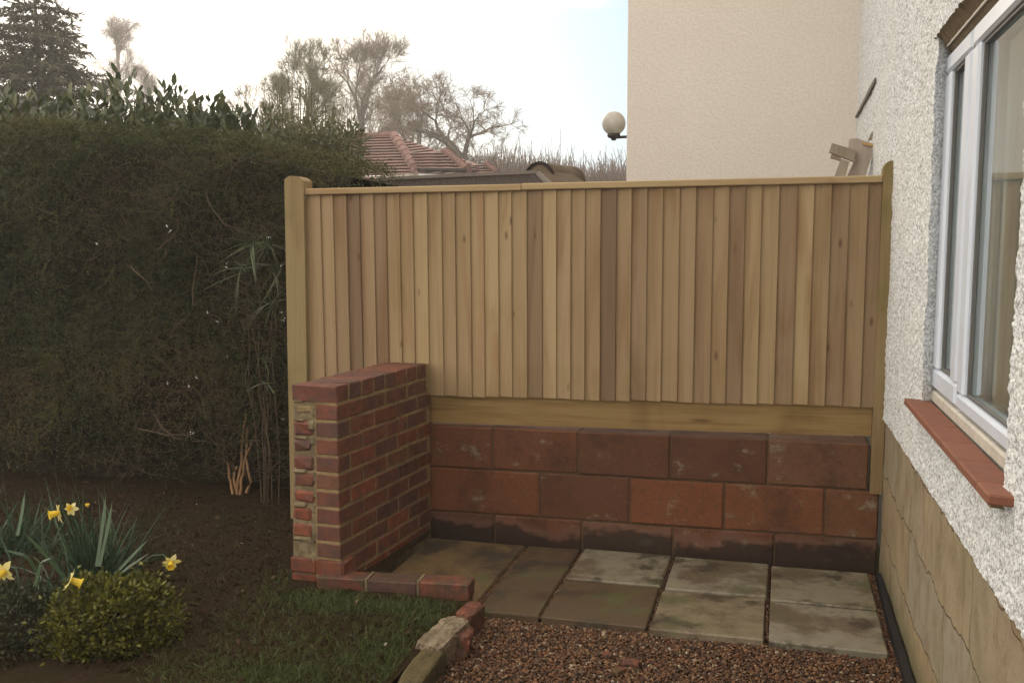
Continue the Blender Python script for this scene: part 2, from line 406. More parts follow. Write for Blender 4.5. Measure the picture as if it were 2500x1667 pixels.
def rough_mat():
    m = Mt('white_roughcast'); n = m.noise(m.pos(125), 1.0, 3, .6); n2 = m.noise(m.pos(2.0), 1.0, 4, .6)
    c = m.mix(m.rng(n, .38, .56), (.36, .36, .345), (.76, .785, .795))  # dark grain painted in as the shade inside the pits
    c = m.mix(m.rng(n2, .45, .75, 0, .35), c, (.62, .59, .54))
    return m.out(c, .9, m.bump(m.noise(m.pos(160), 1.0, 3, .6), .5, .004), .2)
ROUGH = rough_mat()
def stone_mat():
    m = Mt('buff_stone'); g = m.n('ShaderNodeNewGeometry'); sp = m.sep(g.outputs['Position'])
    wn = m.noise(m.pos(2.2), 1.0, 3, .55); wz = m.noise(m.pos((3, 3.7, 3)), 1.0, 3, .55)
    cx = m.n('ShaderNodeCombineXYZ'); m.l(m.mth('ADD', sp[1], m.mth('MULTIPLY', wn, .30)), cx.inputs[0]); m.l(m.mth('ADD', sp[2], m.mth('MULTIPLY', wz, .16)), cx.inputs[1])
    bt = m.n('ShaderNodeTexBrick'); m.l(cx.outputs[0], bt.inputs['Vector']); bt.offset = .43; bt.squash = .8; bt.squash_frequency = 3
    for k, v in (('Scale', 1.), ('Mortar Size', .005), ('Mortar Smooth', .6), ('Bias', 0.), ('Brick Width', .78), ('Row Height', .255)): bt.inputs[k].default_value = v
    bt.inputs['Color1'].default_value = (.33, .25, .145, 1); bt.inputs['Color2'].default_value = (.29, .255, .195, 1); bt.inputs['Mortar'].default_value = (.13, .105, .07, 1)
    n = m.noise(m.pos((9, 9, 6)), 1.0, 6, .7, .5); n2 = m.noise(m.pos(80), 1.0, 3, .7); n3 = m.noise(m.pos((2.2, 2.2, 1.6)), 1.0, 4, .6)
    c = bt.outputs['Color']
    c = m.mix(m.rng(n, .42, .68, 0, .65), c, (.185, .125, .065)); c = m.mix(m.rng(n3, .48, .66, 0, .5), c, (.19, .175, .085))
    c = m.mix(m.rng(n2, .5, .75, 0, .4), c, (.14, .105, .065)); c = m.mix(m.rng(n2, .25, .45, .3, 0), c, (.40, .34, .24))
    z = m.mth('ADD', sp[2], m.mth('MULTIPLY', n3, .22)); c = m.mix(m.rng(z, .10, .26, .65, 0), c, (.085, .085, .035))
    h = m.mix(.4, m.mth('SUBTRACT', 1.0, bt.outputs['Fac']), n)
    return m.out(c, .85, m.bump(m.mix(.25, h, n2), .7, .010), .25)
STONE = stone_mat()
def cream_mat():
    m = Mt('cream_fine_render'); n = m.noise(m.pos(55), 1.0, 4, .65); n2 = m.noise(m.pos(1.3), 1.0, 3)
    c = m.mix(m.rng(n2, .35, .7), (.665, .612, .555), (.69, .64, .585)); c = m.mix(m.rng(n, .35, .6, .25, 0), c, (.48, .40, .32))
    return m.out(c, .9, m.bump(n, .8, .006), .2)
CREAM = cream_mat()
def plain(name, col, rough=.5, spec=.5, nsc=30, amt=.15, metal=0.):
    m = Mt(name); n = m.noise(m.pos(nsc), 1.0, 4)
    c = m.mix(m.rng(n, .35, .7, 0, amt), col, tuple(x*.55 for x in col))
    return m.out(c, rough, m.bump(n, .1, .002), spec, metal)
UPVC = plain('white_plastic', (.64, .70, .80), .3, .5, 6, .12)
CILLPVC = plain('dirty_white_plastic', (.55, .52, .46), .5, .4, 25, .4)
GASKET = plain('grey_gasket', (.11, .11, .105), .6)
BEAD = plain('pale_plaster_bead', (.62, .58, .48), .7)
SOFFIT = plain('brown_rough_soffit', (.23, .175, .105), .95, .2, 40, .5)
BLACKP = plain('black_plastic_strip', (.012, .012, .013), .5, .4, 20, .3)
FELT = plain('dark_roofing_felt', (.028, .019, .015), .95, .1, 40, .5)
FELTEDGE = plain('weathered_felt_edge', (.12, .10, .085), .9, .2, 40, .5)
METAL = plain('dark_lamp_metal', (.045, .040, .036), .5, .4)
BLACKGUT = plain('dark_gutter', (.03, .024, .02), .95, .1)
FASCIA = plain('white_fascia', (.62, .60, .57), .5)
BROWNDOME = plain('brown_mossy_felt', (.115, .085, .058), .95, .2, 8, .6)
ADDEDCURTAIN = plain('pale_added_curtain', (.74, .75, .76), .9, .2, 5, .1)
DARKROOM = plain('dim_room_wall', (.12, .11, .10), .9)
def tile_mat(name, a, b, c3, sc):
    m = Mt(name); r = m.rnd(); n = m.noise(m.pos(sc), 1.0, 5, .65)
    c = m.ramp(r, [(0, a), (1, b)]); c = m.mix(m.rng(n, .42, .72, 0, .7), c, c3)
    return m.out(c, .8, m.bump(n, .4, .004), .35)
QUARRY = tile_mat('terracotta_tile', (.195, .075, .044), (.225, .090, .053), (.145, .068, .043), 22)
ROOFT = tile_mat('clay_roof_tiles', (.145, .075, .061), (.19, .10, .083), (.10, .063, .054), 2.5)
CONC = mortar_mat('pale_broken_concrete', (.26, .205, .145), (.13, .10, .065))
def glass_mat():
    m = Mt('window_glass'); f = m.n('ShaderNodeFresnel'); f.inputs['IOR'].default_value = 1.55
    g = m.n('ShaderNodeBsdfGlossy'); g.inputs['Roughness'].default_value = .01; g.inputs['Color'].default_value = (.95, .97, .97, 1)
    t = m.n('ShaderNodeBsdfTransparent'); t.inputs[0].default_value = (.93, .95, .94, 1)
    x = m.n('ShaderNodeMixShader'); gb = m.n('ShaderNodeNewGeometry'); m.l(m.mth('MULTIPLY', m.mth('MULTIPLY', f.outputs[0], 1.25, True), m.mth('SUBTRACT', 1.0, gb.outputs['Backfacing'])), x.inputs[0]); m.l(t.outputs[0], x.inputs[1]); m.l(g.outputs[0], x.inputs[2])
    m.l(x.outputs[0], m.o.inputs[0]); return m.m
GLASS = glass_mat()
def globe_mat():
    m = Mt('dusty_globe_glass'); z = m.noise(m.pos(14), 1.0, 4)
    c = m.mix(m.rng(z, .35, .7), (.66, .64, .59), (.52, .49, .43))
    return m.out(c, .35, None, .5, trans=.4)
GLOBE = globe_mat()

# ------------------------------------------------------------------ batches of leaves, blades and twigs
def leaf_quads(c, d, n, L, W, fold=0.15):
    """pointed leaves: 6 verts, two quads folded along the midrib"""
    c = np.asarray(c); d = unit(d); s = unit(np.cross(d, n)); nn = np.cross(s, d)
    L = np.broadcast_to(L, len(c))[:, None]; W = np.broadcast_to(W, len(c))[:, None]
    b = c; t = c+d*L; m1 = c+d*L*.33; m2 = c+d*L*.70
    v = np.stack([b, m1+s*W*.5+nn*W*fold, m2+s*W*.42+nn*W*fold, t, m2-s*W*.42+nn*W*fold, m1-s*W*.5+nn*W*fold], 1).reshape(-1, 3)
    i = np.arange(len(c))[:, None]*6
    f = np.concatenate([i+np.array([[0, 1, 2, 3]]), i+np.array([[0, 3, 4, 5]])], 1).reshape(-1, 4)
    return v, f
def mini_quads(c, d, n, L, W):
    """small leaves as one diamond"""
    c = np.asarray(c); d = unit(d); s = unit(np.cross(d, n))
    L = np.broadcast_to(L, len(c))[:, None]; W = np.broadcast_to(W, len(c))[:, None]
    v = np.stack([c, c+d*L*.45+s*W*.5, c+d*L, c+d*L*.45-s*W*.5], 1).reshape(-1, 3)
    f = np.arange(len(c)*4).reshape(-1, 4)
    return v, f
def blades(c, d, bend, L, W, seg=4):
    """strap leaves: start c, direction d, curving by vector bend"""
    c = np.asarray(c); d = unit(d); N = len(c); L = np.broadcast_to(L, N)[:, None]; W = np.broadcast_to(W, N)[:, None]
    s = unit(np.cross(d, rand_dirs(N))); rows = []
    for k in range(seg+1):
        t = k/seg; p = c+d*L*t+bend*L*t*t; ww = W*(1-t**2.2)*(.75+.5*t if t < .5 else 1.0)+.0004
        rows += [p-s*ww*.5, p+s*ww*.5]
    v = np.stack(rows, 1).reshape(-1, 3); i = np.arange(N)[:, None]*(2*(seg+1))
    f = np.concatenate([i+np.array([[2*k, 2*k+1, 2*k+3, 2*k+2]]) for k in range(seg)], 1).reshape(-1, 4)
    return v, f, seg
def tubes(lines, k=4):
    """lines: list of (pts (n,3), rad (n,)) -> one mesh"""
    V = []; F = []; base = 0; groups = {}
    for p, r in lines: groups.setdefault(len(p), []).append((p, r))
    for n, g in groups.items():
        P = np.array([x[0] for x in g]); R = np.array([x[1] for x in g]); N = len(g)
        T = np.gradient(P, axis=1); T = unit(T)
        ref = np.where(np.abs(T[..., 2:3]) < .9, np.array([0, 0, 1.]), np.array([1., 0, 0]))
        A = unit(np.cross(T, ref)); B = np.cross(T, A)
        rings = [P+(A*math.cos(2*math.pi*j/k)+B*math.sin(2*math.pi*j/k))*R[..., None] for j in range(k)]
        v = np.stack(rings, 2).reshape(-1, 3)
        i = np.arange(N)[:, None]*(n*k)
        q = []
        for a in range(n-1):
            for j in range(k): q.append([a*k+j, a*k+(j+1) % k, (a+1)*k+(j+1) % k, (a+1)*k+j])
        f = (i[:, :, None]+np.array(q)[None]).reshape(-1, 4)
        V.append(v); F.append(f+base); base += len(v)
    return np.concatenate(V), np.concatenate(F)
def grow(start, d0, length, r0, levels, kids, ang, up=.15, wob=.18, ratio=.62, n=5, first=.35, rng_=None, out=None, lvl=0, droop=0., ratio0=None):
    """a branching skeleton -> list of (pts, radii, level)"""
    R = rng_
    if out is None: out = []
    d = np.array(d0, float); d /= np.linalg.norm(d); p = np.array(start, float); pts = [p]
    for i in range(n-1):
        d = d+R.normal(size=3)*wob+np.array([0, 0, up-droop*lvl]); d /= np.linalg.norm(d)
        p = p+d*length/(n-1); pts.append(p)
    pts = np.array(pts); r1 = r0*(.5 if lvl == 0 else .35)
    out.append((pts, np.linspace(r0, r1, n), lvl))
    if lvl < levels:
        m = kids[lvl]
        for j in range(m):
            t = first+(1-first)*(j+R.random())/m; t = min(t, .999)
            i = int(t*(n-1)); fr = t*(n-1)-i; q = pts[i]*(1-fr)+pts[i+1]*fr
            T = pts[i+1]-pts[i]; T /= np.linalg.norm(T)
            a = R.normal(size=3); a -= T*(a@T); a /= np.linalg.norm(a)
            th = ang[lvl]*(.7+.6*R.random())
            dd = T*math.cos(th)+a*math.sin(th)
            rr = (r0+(r1-r0)*t)*(.36+.26*R.random())
            grow(q, dd, length*(ratio0 if (lvl == 0 and ratio0) else ratio)*(.65+.6*R.random())*(1.15-.45*t), rr, levels, kids, ang, up, wob*1.12, ratio, n if lvl < 1 else 4, .22, R, out, lvl+1, droop)
    return out

# ================================================================== SETTING
def grid_obj(name, xs, ys, zf, mat, mask=None, kind='structure', smooth=True):
    X, Y = np.meshgrid(xs, ys); Z = zf(X, Y); v = np.stack([X, Y, Z], -1).reshape(-1, 3); nx = len(xs); ny = len(ys)
    i = (np.arange(ny-1)[:, None]*nx+np.arange(nx-1)[None]).ravel()
    f = np.stack([i, i+1, i+1+nx, i+nx], 1)
    if mask is not None:
        cx = (X[:-1, :-1]+X[1:, 1:]).ravel()/2; cy = (Y[:-1, :-1]+Y[1:, 1:]).ravel()/2
        f = f[mask(cx, cy)]
    o = mesh_np(name, v, [f], mat, smooth=smooth)
    if kind: o['kind'] = kind
    return o
g = MB(); S = 900.0
g.add([(-S, -S, -.12), (S, -S, -.12), (S, S, -.12), (-S, S, -.12)], [(0, 1, 2, 3)])
tag(g.build('ground', EARTH), kind='structure')

def lawn_edge(y):                                    # right-hand limit of the soil bed
    return np.where(y > -.98, -.33, np.interp(y, [-9, -1.95, -1.6, -1.35, -1.1, -.98], [.20, .17, .15, .15, .19, .19]))
def soil_z(X, Y):
    z = .045+.018*(fbm(X*7, Y*7, 3)-.5)+.008*(fbm(X*26, Y*26, 9)-.5)+.02*(vn(X*1.3, Y*1.3, 5)-.5)
    return z+.012*np.clip(fbm(X*60, Y*60, 21)-.55, 0, 1)
grid_obj('soil_bed', np.arange(-5.5, .2, .02), np.arange(-2.6, .9, .02), soil_z, SOIL, lambda x, y: (x < lawn_edge(y)) & ((y < 90)))
grid_obj('soil', np.arange(-7, .16, .25), np.arange(-9, -2.5, .25), lambda X, Y: .035+0*X, SOIL, lambda x, y: x < .1)
def gravel_z(X, Y): return -.035+.012*(fbm(X*9, Y*9, 31)-.5)
grid_obj('gravel', np.arange(-.36, 1.86, .03), np.arange(-6, .03, .03), gravel_z, GRAVELBED)

# pebbles on the gravel
def pebbles():
    ph = (1+5**.5)/2
    iv = unit(np.array([(-1,ph,0),(1,ph,0),(-1,-ph,0),(1,-ph,0),(0,-1,ph),(0,1,ph),(0,-1,-ph),(0,1,-ph),(ph,0,-1),(ph,0,1),(-ph,0,-1),(-ph,0,1)], float))
    it = np.array([(0,11,5),(0,5,1),(0,1,7),(0,7,10),(0,10,11),(1,5,9),(5,11,4),(11,10,2),(10,7,6),(7,1,8),(3,9,4),(3,4,2),(3,2,6),(3,6,8),(3,8,9),(4,9,5),(2,4,11),(6,2,10),(8,6,7),(9,8,1)])
    n = 42000
    x = rng.uniform(.16, 1.82, n); y = -.96-rng.random(n)**1.15*1.45
    n2 = 1500; x = np.concatenate([x, rng.uniform(1.785, 1.835, n2)]); y = np.concatenate([y, rng.uniform(-1.0, -.02, n2)])
    n3 = 1400; xg = rng.choice([.178, .462, .905, 1.352], n3)+rng.normal(0, .004, n3); x = np.concatenate([x, xg]); y = np.concatenate([y, rng.uniform(-.95, -.05, n3)])
    r = np.concatenate([rng.uniform(.0028, .0068, n)*(1+.6*(rng.random(n) > .96)), rng.uniform(.003, .007, n2), rng.uniform(.0025, .005, n3)])
    z = gravel_z(x, y)+r*.5+rng.uniform(0, .005, len(x)); z[n+n2:] = -.016
    N = len(x); sc = np.stack([r*rng.uniform(.8, 1.4, N), r*rng.uniform(.7, 1.2, N), r*rng.uniform(.5, .9, N)], 1)
    ang = rng.uniform(0, 6.28, N); ca, sa = np.cos(ang), np.sin(ang)
    P = iv[None]*sc[:, None]*rng.uniform(.85, 1.15, (N, 12, 1)); Q = P.copy()
    Q[..., 0] = P[..., 0]*ca[:, None]-P[..., 1]*sa[:, None]; Q[..., 1] = P[..., 0]*sa[:, None]+P[..., 1]*ca[:, None]
    Q += np.stack([x, y, z], 1)[:, None]
    f = (np.arange(N)[:, None, None]*12+it[None]).reshape(-1, 3)
    o = mesh_np('gravel_stones', Q.reshape(-1, 3), [f], PEBBLE, rnd=np.repeat(rng.random(N)**1.3, 20), smooth=True)
    tag(o, 'brown wet pea gravel spread in front of the paving slabs', 'gravel', kind='stuff')
    # crumbs of soil on the bed
    n = 16000; x = rng.uniform(-3.4, .1, n); y = rng.uniform(-1.95, .45, n); k = (x < lawn_edge(y)-.03) & ~((x > -.66) & (y > -1.02)); x = x[k]; y = y[k]; N = len(x)
    r = rng.uniform(.002, .006, N)*(1+rng.random(N)**8*2.2); z = soil_z(x, y)+r*.2
    Q = iv[None]*(r[:, None]*rng.uniform(.6, 1.3, (N, 3)))[:, None]*rng.uniform(.7, 1.2, (N, 12, 1))+np.stack([x, y, z], 1)[:, None]
    f = (np.arange(N)[:, None, None]*12+it[None]).reshape(-1, 3)
    o = mesh_np('soil_crumbs', Q.reshape(-1, 3), [f], SOIL, smooth=True)
    tag(o, 'dark damp crumbs of earth lying over the flower bed', 'soil', kind='stuff')
pebbles()

# grass patches
def grass():
    pts = []
    for (px, py, sx, sy, n) in [(760, 1382, 70, 18, 1700), (900, 1392, 90, 16, 1900), (980, 1420, 50, 25, 1100), (600, 1552, 110, 30, 1900), (640, 1360, 40, 30, 500),
                                (900, 1490, 70, 50, 1900), (780, 1540, 120, 50, 1800), (700, 1460, 120, 60, 1200), (560, 1470, 170, 90, 1300), (380, 1540, 40, 40, 300), (400, 1220, 120, 50, 350), (930, 1555, 40, 20, 700)]:
        q = np.array([flat(px+sx*a, py+sy*b, .05) for a, b in rng.normal(0, .8, (n, 2))]); pts.append(q)
    P = np.concatenate(pts); k = (P[:, 0] < lawn_edge(P[:, 1])-.02) & ~((P[:, 0] > -.64) & (P[:, 1] > -1.02)); P = P[k]; N = len(P)
    P[:, 2] = soil_z(P[:, 0], P[:, 1])-.004
    d = rng.normal(size=(N, 3))*.55; d[:, 2] = 1
    v, f, s = blades(P, d, rng.normal(size=(N, 3))*.25*np.array([1, 1, .2])-np.array([0, 0, .15]), rng.uniform(.015, .045, N), rng.uniform(.0016, .003, N), 2)
    o = mesh_np('grass', v, [f], GRASS, rnd=np.repeat(rng.random(N), s))
    tag(o, 'thin patches of short grass and moss on the dark soil', 'grass', kind='stuff')
grass()

def litter():
    n = 420; x = rng.uniform(-3.3, .12, n); y = rng.uniform(-1.95, .42, n); k = (x < lawn_edge(y)-.04) & ~((x > -.68) & (y > -1.03)); x = x[k]; y = y[k]; N = len(x)
    P = np.stack([x, y, soil_z(x, y)+.006], 1); d = rng.normal(size=(N, 3))*np.array((1, 1, .25)); nn = np.array((0, 0, 1.))+rng.normal(size=(N, 3))*.35
    L = rng.uniform(.008, .034, N); v, f = leaf_quads(P, d, nn, L, L*rng.uniform(.15, .6, N), .3)
    m = leaf_mat('dead_leaves', [(0, (.05, .028, .014)), (.5, (.10, .058, .028)), (.85, (.17, .11, .06)), (1, (.32, .27, .20))], .8, .1, .2)
    tag(mesh_np('leaf_litter', v, [f], m, rnd=np.repeat(rng.random(N)**1.5, 2)), 'scattered dead leaves and bits on the dark soil', 'leaf litter', kind='stuff')
litter()

# ================================================================== PAVING SLABS
def slab(x0, x1, y0, y1, r, label, rz=0., dz=0., tilt=(0, 0)):
    c = ((x0+x1)/2, (y0+y1)/2, 0)
    o = empty  # (kept simple: the slab is one mesh)
    b = MB(); b.box((x0-c[0], y0-c[1], -.045), (x1-c[0], y1-c[1], 0), .006, r, jit=.0025)
    o = b.build('paving_slab', SLAB)
    o.location = (c[0], c[1], dz); o.rotation_euler = (tilt[0], tilt[1], rz)
    return tag(o, label, 'paving slab', 'slabs paving the corner below the fence')
slab(-.325, .170, -.955, -.035, .46, 'buff slab with a pale worn streak beside the red brick garden wall', 0, -.003)
slab(.190, .455, -.955, -.045, .06, 'narrow dark brown slab running between the buff one and the pale ones', .01, -.004)
slab(.478, .900, -.500, -.05, .78, 'pale slab with a bright worn front half in the back row, nearest the brick wall', -.005, .006, (0, .004))
slab(.472, .895, -.975, -.518, .14, 'brown slab in the front row, nearest the brick wall', -.004, .002)
slab(.918, 1.350, -.520, -.06, .83, 'pale slab with a greenish back edge in the middle of the back row', -.004, .004)
slab(.912, 1.345, -.990, -.538, .62, 'grey slab with a brown damp patch in the middle of the front row', -.006, .0)
slab(1.365, 1.790, -.555, -.085, .70, 'grey slab with a dark stain in the back corner beside the stone plinth', -.008, .003)
slab(1.362, 1.786, -1.0, -.573, .93, 'grey slab with two dark blotches in the front row beside the stone plinth', -.008, .0, (.004, 0))

# ================================================================== BLOCK WALL (under the fence)
bw = empty('block_wall', (.77, .1, -.06)); tag(bw, 'low red-brown concrete block wall with damp stains under the fence', 'wall')
b = MB()
def block(x0, x1, z0, z1, r): b.box((x0+.004, random.uniform(-.003, .003), z0+.004), (x1-.004, .2, z1-.004), .006, r, jit=.0015)
for x0, x1, r in [(-.36, -.006, .30), (-.006, .434, .33), (.434, .883, .10), (.883, 1.338, .05), (1.338, 1.787, .92)]: block(x0, x1, .363, .583, r)
for x0, x1, r in [(-.36, .237, .42), (.237, .689, .16), (.689, 1.141, .52), (1.141, 1.599, .62), (1.599, 1.838, .78)]: block(x0, x1, .133, .363, r)
for x0, x1, r in [(-.36, -.0, .02), (.0, .452, .36), (.452, .902, .86), (.902, 1.377, .28), (1.377, 1.838, .08)]: block(x0, x1, -.09, .133, r)
b.build('blocks', BLOCK, bw)
b = MB(); b.box((-.355, .006, -.075), (1.786, .19, .576)); b.box((1.7865, .006, -.07), (1.836, .19, .355)); b.build('mortar', DMORTAR, bw)

# ================================================================== FENCE
fence = empty('fence', (.4, .03, .6)); tag(fence, 'new closeboard timber fence panel standing on the block wall', 'fence')
edges = [-1.019, -.918, -.849, -.774, -.701, -.625, -.558, -.485, -.414, -.338, -.262, -.192, -.112, -.044, .030, .098, .175, .251, .322, .393, .463, .538, .614, .686, .761, .834, .912, .986, 1.065, 1.137, 1.209, 1.282, 1.359, 1.439, 1.510, 1.585, 1.662, 1.740, 1.797]
tone = {3: .05, 16: .13, 21: .03, 12: .82, 17: .80, 14: .72, 4: .93, 23: .25, 33: .78}
b = MB()
for i in range(len(edges)-1):
    x0, x1 = edges[i], edges[i+1]; zb = np.interp(x0, [-1, -.3, 1.8], [.724, .734, .753])+random.uniform(-.004, .004)
    r = tone.get(i, random.uniform(.16, .99))
    # feather-edge board: thin edge tucked under its neighbour, thick edge proud on the left
    e = random.uniform(.010, .013); b.prism([(x0-.016, .0075), (x1-.002, .006-e), (x1, .008-e), (x1, .005), (x1-.004, .014), (x0-.016, .015)], 2, zb, 1.754, r)
b.build('board_panel', WOOD, fence)
b = MB(); xs = (-1.0, .16, 1.803)
for (x0, x1, r, dz) in ((-1.008, .150, .2, 0), (.152, 1.797, .7, .002)): b.box((x0, -.020, 1.755+dz-.002), (x1, .045, 1.787+dz-.002), .004, r)
b.build('capping_rail', RAIL, fence)
b = MB(); b.prism([(-1.0, .578), (-.30, .590), (1.792, .614), (1.792, .753), (-.30, .736), (-1.0, .730)], 1, .0165, .045, .5); b.build('gravel_board', GBOARD, fence)
b = MB(); b.box((-1.0, .045, .80), (1.80, .085, .86), .004, .5); b.box((-1.0, .045, 1.62), (1.80, .085, 1.68), .004, .3); b.box((-1.0, .045, 1.2), (1.80, .085, 1.26), .004, .3); b.build('arris_rails', RAIL, fence)
def post(x0, x1, y0, y1, z0, z1, lean, round_left):
    n = 9; prof = []
    b = MB(); W = x1-x0
    top = [(x0+W*t, z1-.022*abs(2*t-1)**3-(.008*t if round_left else .012*(1-t))) for t in np.linspace(0, 1, n)]
    poly = [(x0-lean, z0)]+top+[(x1-lean, z0)]
    b.prism(poly, 1, y0, y1, random.random()); return b
post(-1.102, -.994, -.035, .065, -.1, 1.853, .026, True).build('post', POST, fence)
post(1.797, 1.848, -.03, .065, .356, 1.853, .004, False).build('post', POST, fence)

# ================================================================== BRICK GARDEN WALL
ang = math.atan2(.078, .90); RW = Matrix.Rotation(-ang, 3, 'Z'); O = np.array((-.410, -.95, 0.0))       # front right corner
wall = empty('brick_wall', (-.5, -.5, 0)); tag(wall, 'chest-high red brick garden wall with a broken-off, mortar-smeared end', 'wall')
bm_, mm_, sm_ = MB(), MB(), MB(); Rw = np.array(RW)
def wbox(mb, lo, hi, ch, r, jit=0.): mb.box(lo, hi, ch, r, jit=jit)
Lw = .93; top = .905; H = .075
for k in range(12):                                     # courses counted from the top
    z1 = top-k*H; z0 = z1-H
    if k == 0:
        y = 0
        while y < Lw-.05:
            L = .1025; wbox(bm_, (-.215, y, z0+.005), (0, min(y+L, Lw), z1), .004, random.random(), .002); y += L+.010
    else:
        y = 0 if k % 2 else -.1125
        while y < Lw-.03:
            a = max(0, y); e = min(y+.215, Lw)
            if e-a > .03: wbox(bm_, (-.1025+random.uniform(-.0015, .0015), a, z0+.005), (random.uniform(-.0015, .0015), e, z1-.005), .004, random.random(), .0015)
            y += .225
        if k in (10, 11):
            wbox(bm_, (-.216, -.006 if k == 10 else 0, z0+.005), (-.108 if k != 10 else -.104, .2, z1-.005), .005, .68, .002)
        else:
            r0 = random.uniform(-.216, -.209); x1_ = -.112+random.uniform(-.016, .004); d = random.uniform(-.001, .003)
            if k not in (1, 9): wbox(bm_, (r0, d, z0+random.uniform(.004, .014)), (x1_, d+.2, z1-random.uniform(.004, .012)), .012, random.choice((.9, .62, .2)) if k < 6 else .74, .004)
            wbox(bm_, (-.213, .24, z0+.005), (-.112, Lw, z1-.005), .004, random.random(), .002)
# stepped foot brick that juts out at the right
wbox(bm_, (-.10, -.012, top-11*H+.005), (.016, .10, top-10*H-.004), .006, .66, .003)
wbox(sm_, (-.212, .010, -.1), (-.107, Lw-.004, top-.02), 0, .5); wbox(mm_, (-.1065, .003, -.1), (-.003, Lw-.004, top-.006), 0, .5)
# smears of mortar on the toothed end
for k in range(1, 10):
    z1 = top-k*H
    zz = z1-H*random.random(); wbox(sm_, (-.124+random.uniform(-.014, .006), random.uniform(-.005, .002), zz-random.uniform(.02, .04)), (-.103, .05, zz+.02), .010, .5, .0035)
    if k % 2 or k < 4: wbox(sm_, (-.210, random.uniform(-.002, .004), z1-.010), (-.14+random.uniform(-.03, .02), .05, z1+.014*random.uniform(.2, 1.2)), .008, .5, .004)
wbox(sm_, (-.204, .008, top-10*H), (-.12, .05, top-9*H-.006), .016, .5, .005); wbox(mm_, (-.205, .005, top-2*H+.02), (-.11, .05, top-H-.004), .016, .5, .005)
def place(mb):
    mb.v = [(v[0]-.034*max(0, min(1, -v[0]/.2))*max(0, 1-v[2]/.9), v[1], v[2]) for v in mb.v]
    mb.v = [tuple(Rw @ np.array(v)+O) for v in mb.v]; return mb
place(bm_).build('bricks', BRICK, wall); place(mm_).build('mortar', MORTAR, wall); place(sm_).build('mortar_smears', SMEAR, wall)

# the brick kerb in front of it
kerb = empty('brick_kerb', (-.17, -.9, 0)); tag(kerb, 'kerb of three red bricks laid end to end beside the patch of grass', 'kerb')
b = MB(); mo = MB(); A = np.array((-.500, -1.005, -.005)); ka = math.atan2(.055, .68)
for i in range(3):
    x0 = i*.226; b.box((x0, 0, .030), (x0+.214, .105, .100+(.004 if i == 2 else 0)), .006, (.62, .2, .36)[i], jit=.003)
mo.box((-.0, .006, -.05), (.66, .10, .090)); mo.box((.2145, .001, .03), (.2255, .104, .103), .002); mo.box((.4405, .001, .03), (.4515, .104, .105), .002)
mo.box((.02, -.004, -.03), (.64, .10, .034), .006, jit=.004)
for q in (b, mo):
    Rk = np.array(Matrix.Rotation(ka, 3, 'Z')); q.v = [tuple(Rk @ np.array(v)+A) for v in q.v]
b.build('bricks', DBRICK, kerb); mo.build('mortar', SMEAR, kerb)

# broken edging between grass and gravel
def rubble(name, c, size, rot, mat, label, cat, seed, rough=.35, sub=7):
    bm = bmesh.new(); bmesh.ops.create_cube(bm, size=1); bmesh.ops.subdivide_edges(bm, edges=bm.edges, cuts=sub*2, use_grid_fill=True)
    R = np.random.default_rng(seed); off = R.uniform(0, 50, 3)
    for v in bm.verts:
        p = np.array(v.co); q = np.sign(p)*np.abs(p)**1.0
        rr = 1-.16*max(0, np.linalg.norm(p)/.866-.72)/.28
        n = fbm(p[0]*3+off[0], p[1]*4+p[2]*2.3+off[1], seed)-.47+.6*(np.abs(fbm(p[0]*7+off[2], p[2]*7+p[1]*9, seed+4)-.47)-.08)
        v.co = Vector(p*(rr+rough*n))
    me = bpy.data.meshes.new(name); bm.to_mesh(me); bm.free(); me.materials.append(mat)
    at = me.attributes.new('rnd', 'FLOAT', 'FACE'); at.data.foreach_set('value', np.full(len(me.polygons), .65, np.float32))
    o = bpy.data.objects.new(name, me); COL.objects.link(o); o.location = c; o.scale = size; o.rotation_euler = rot
    return tag(o, label, cat)
rubble('brick_fragment', (.220, -1.13, .015), (.075, .16, .12), (0, .1, -.12), DBRICK, 'broken red brick end set below the corner of the kerb', 'brick', 4, .2)
rubble('concrete_lump', (.195, -1.39, .01), (.10, .27, .15), (.08, .15, -.12), CONC, 'pale broken lump of concrete edging the gravel', 'concrete', 9, .3)
rubble('edging_brick', (.252, -1.33, -.005), (.06, .12, .13), (0, .25, .15), DBRICK, 'reddish broken brick leaning against the pale concrete lump', 'brick', 12, .25)
rubble('edging_stone', (.205, -1.66, .0), (.085, .42, .115), (0, .1, .05), mortar_mat('mossy_concrete', (.10, .078, .036), (.05, .042, .02)), 'mossy brown edging stone at the near end of the broken edging', 'edging', 15, .2)
for i, (px, py, s) in enumerate([(1450, 1528, .045), (1420, 1545, .035), (1395, 1508, .03)]):
    q = flat(px, py, -.03)
    rubble('loose_stone', (q[0], q[1], -.022), (s*1.3, s, s*.5), (0, 0, i), DBRICK, ['largest of the three dark flat stones lying in the gravel', 'smallest dark stone lying between two others in the gravel', 'dark flat flake of brick lying farthest back in the gravel'][i], 'stone', 30+i, .3, 2)

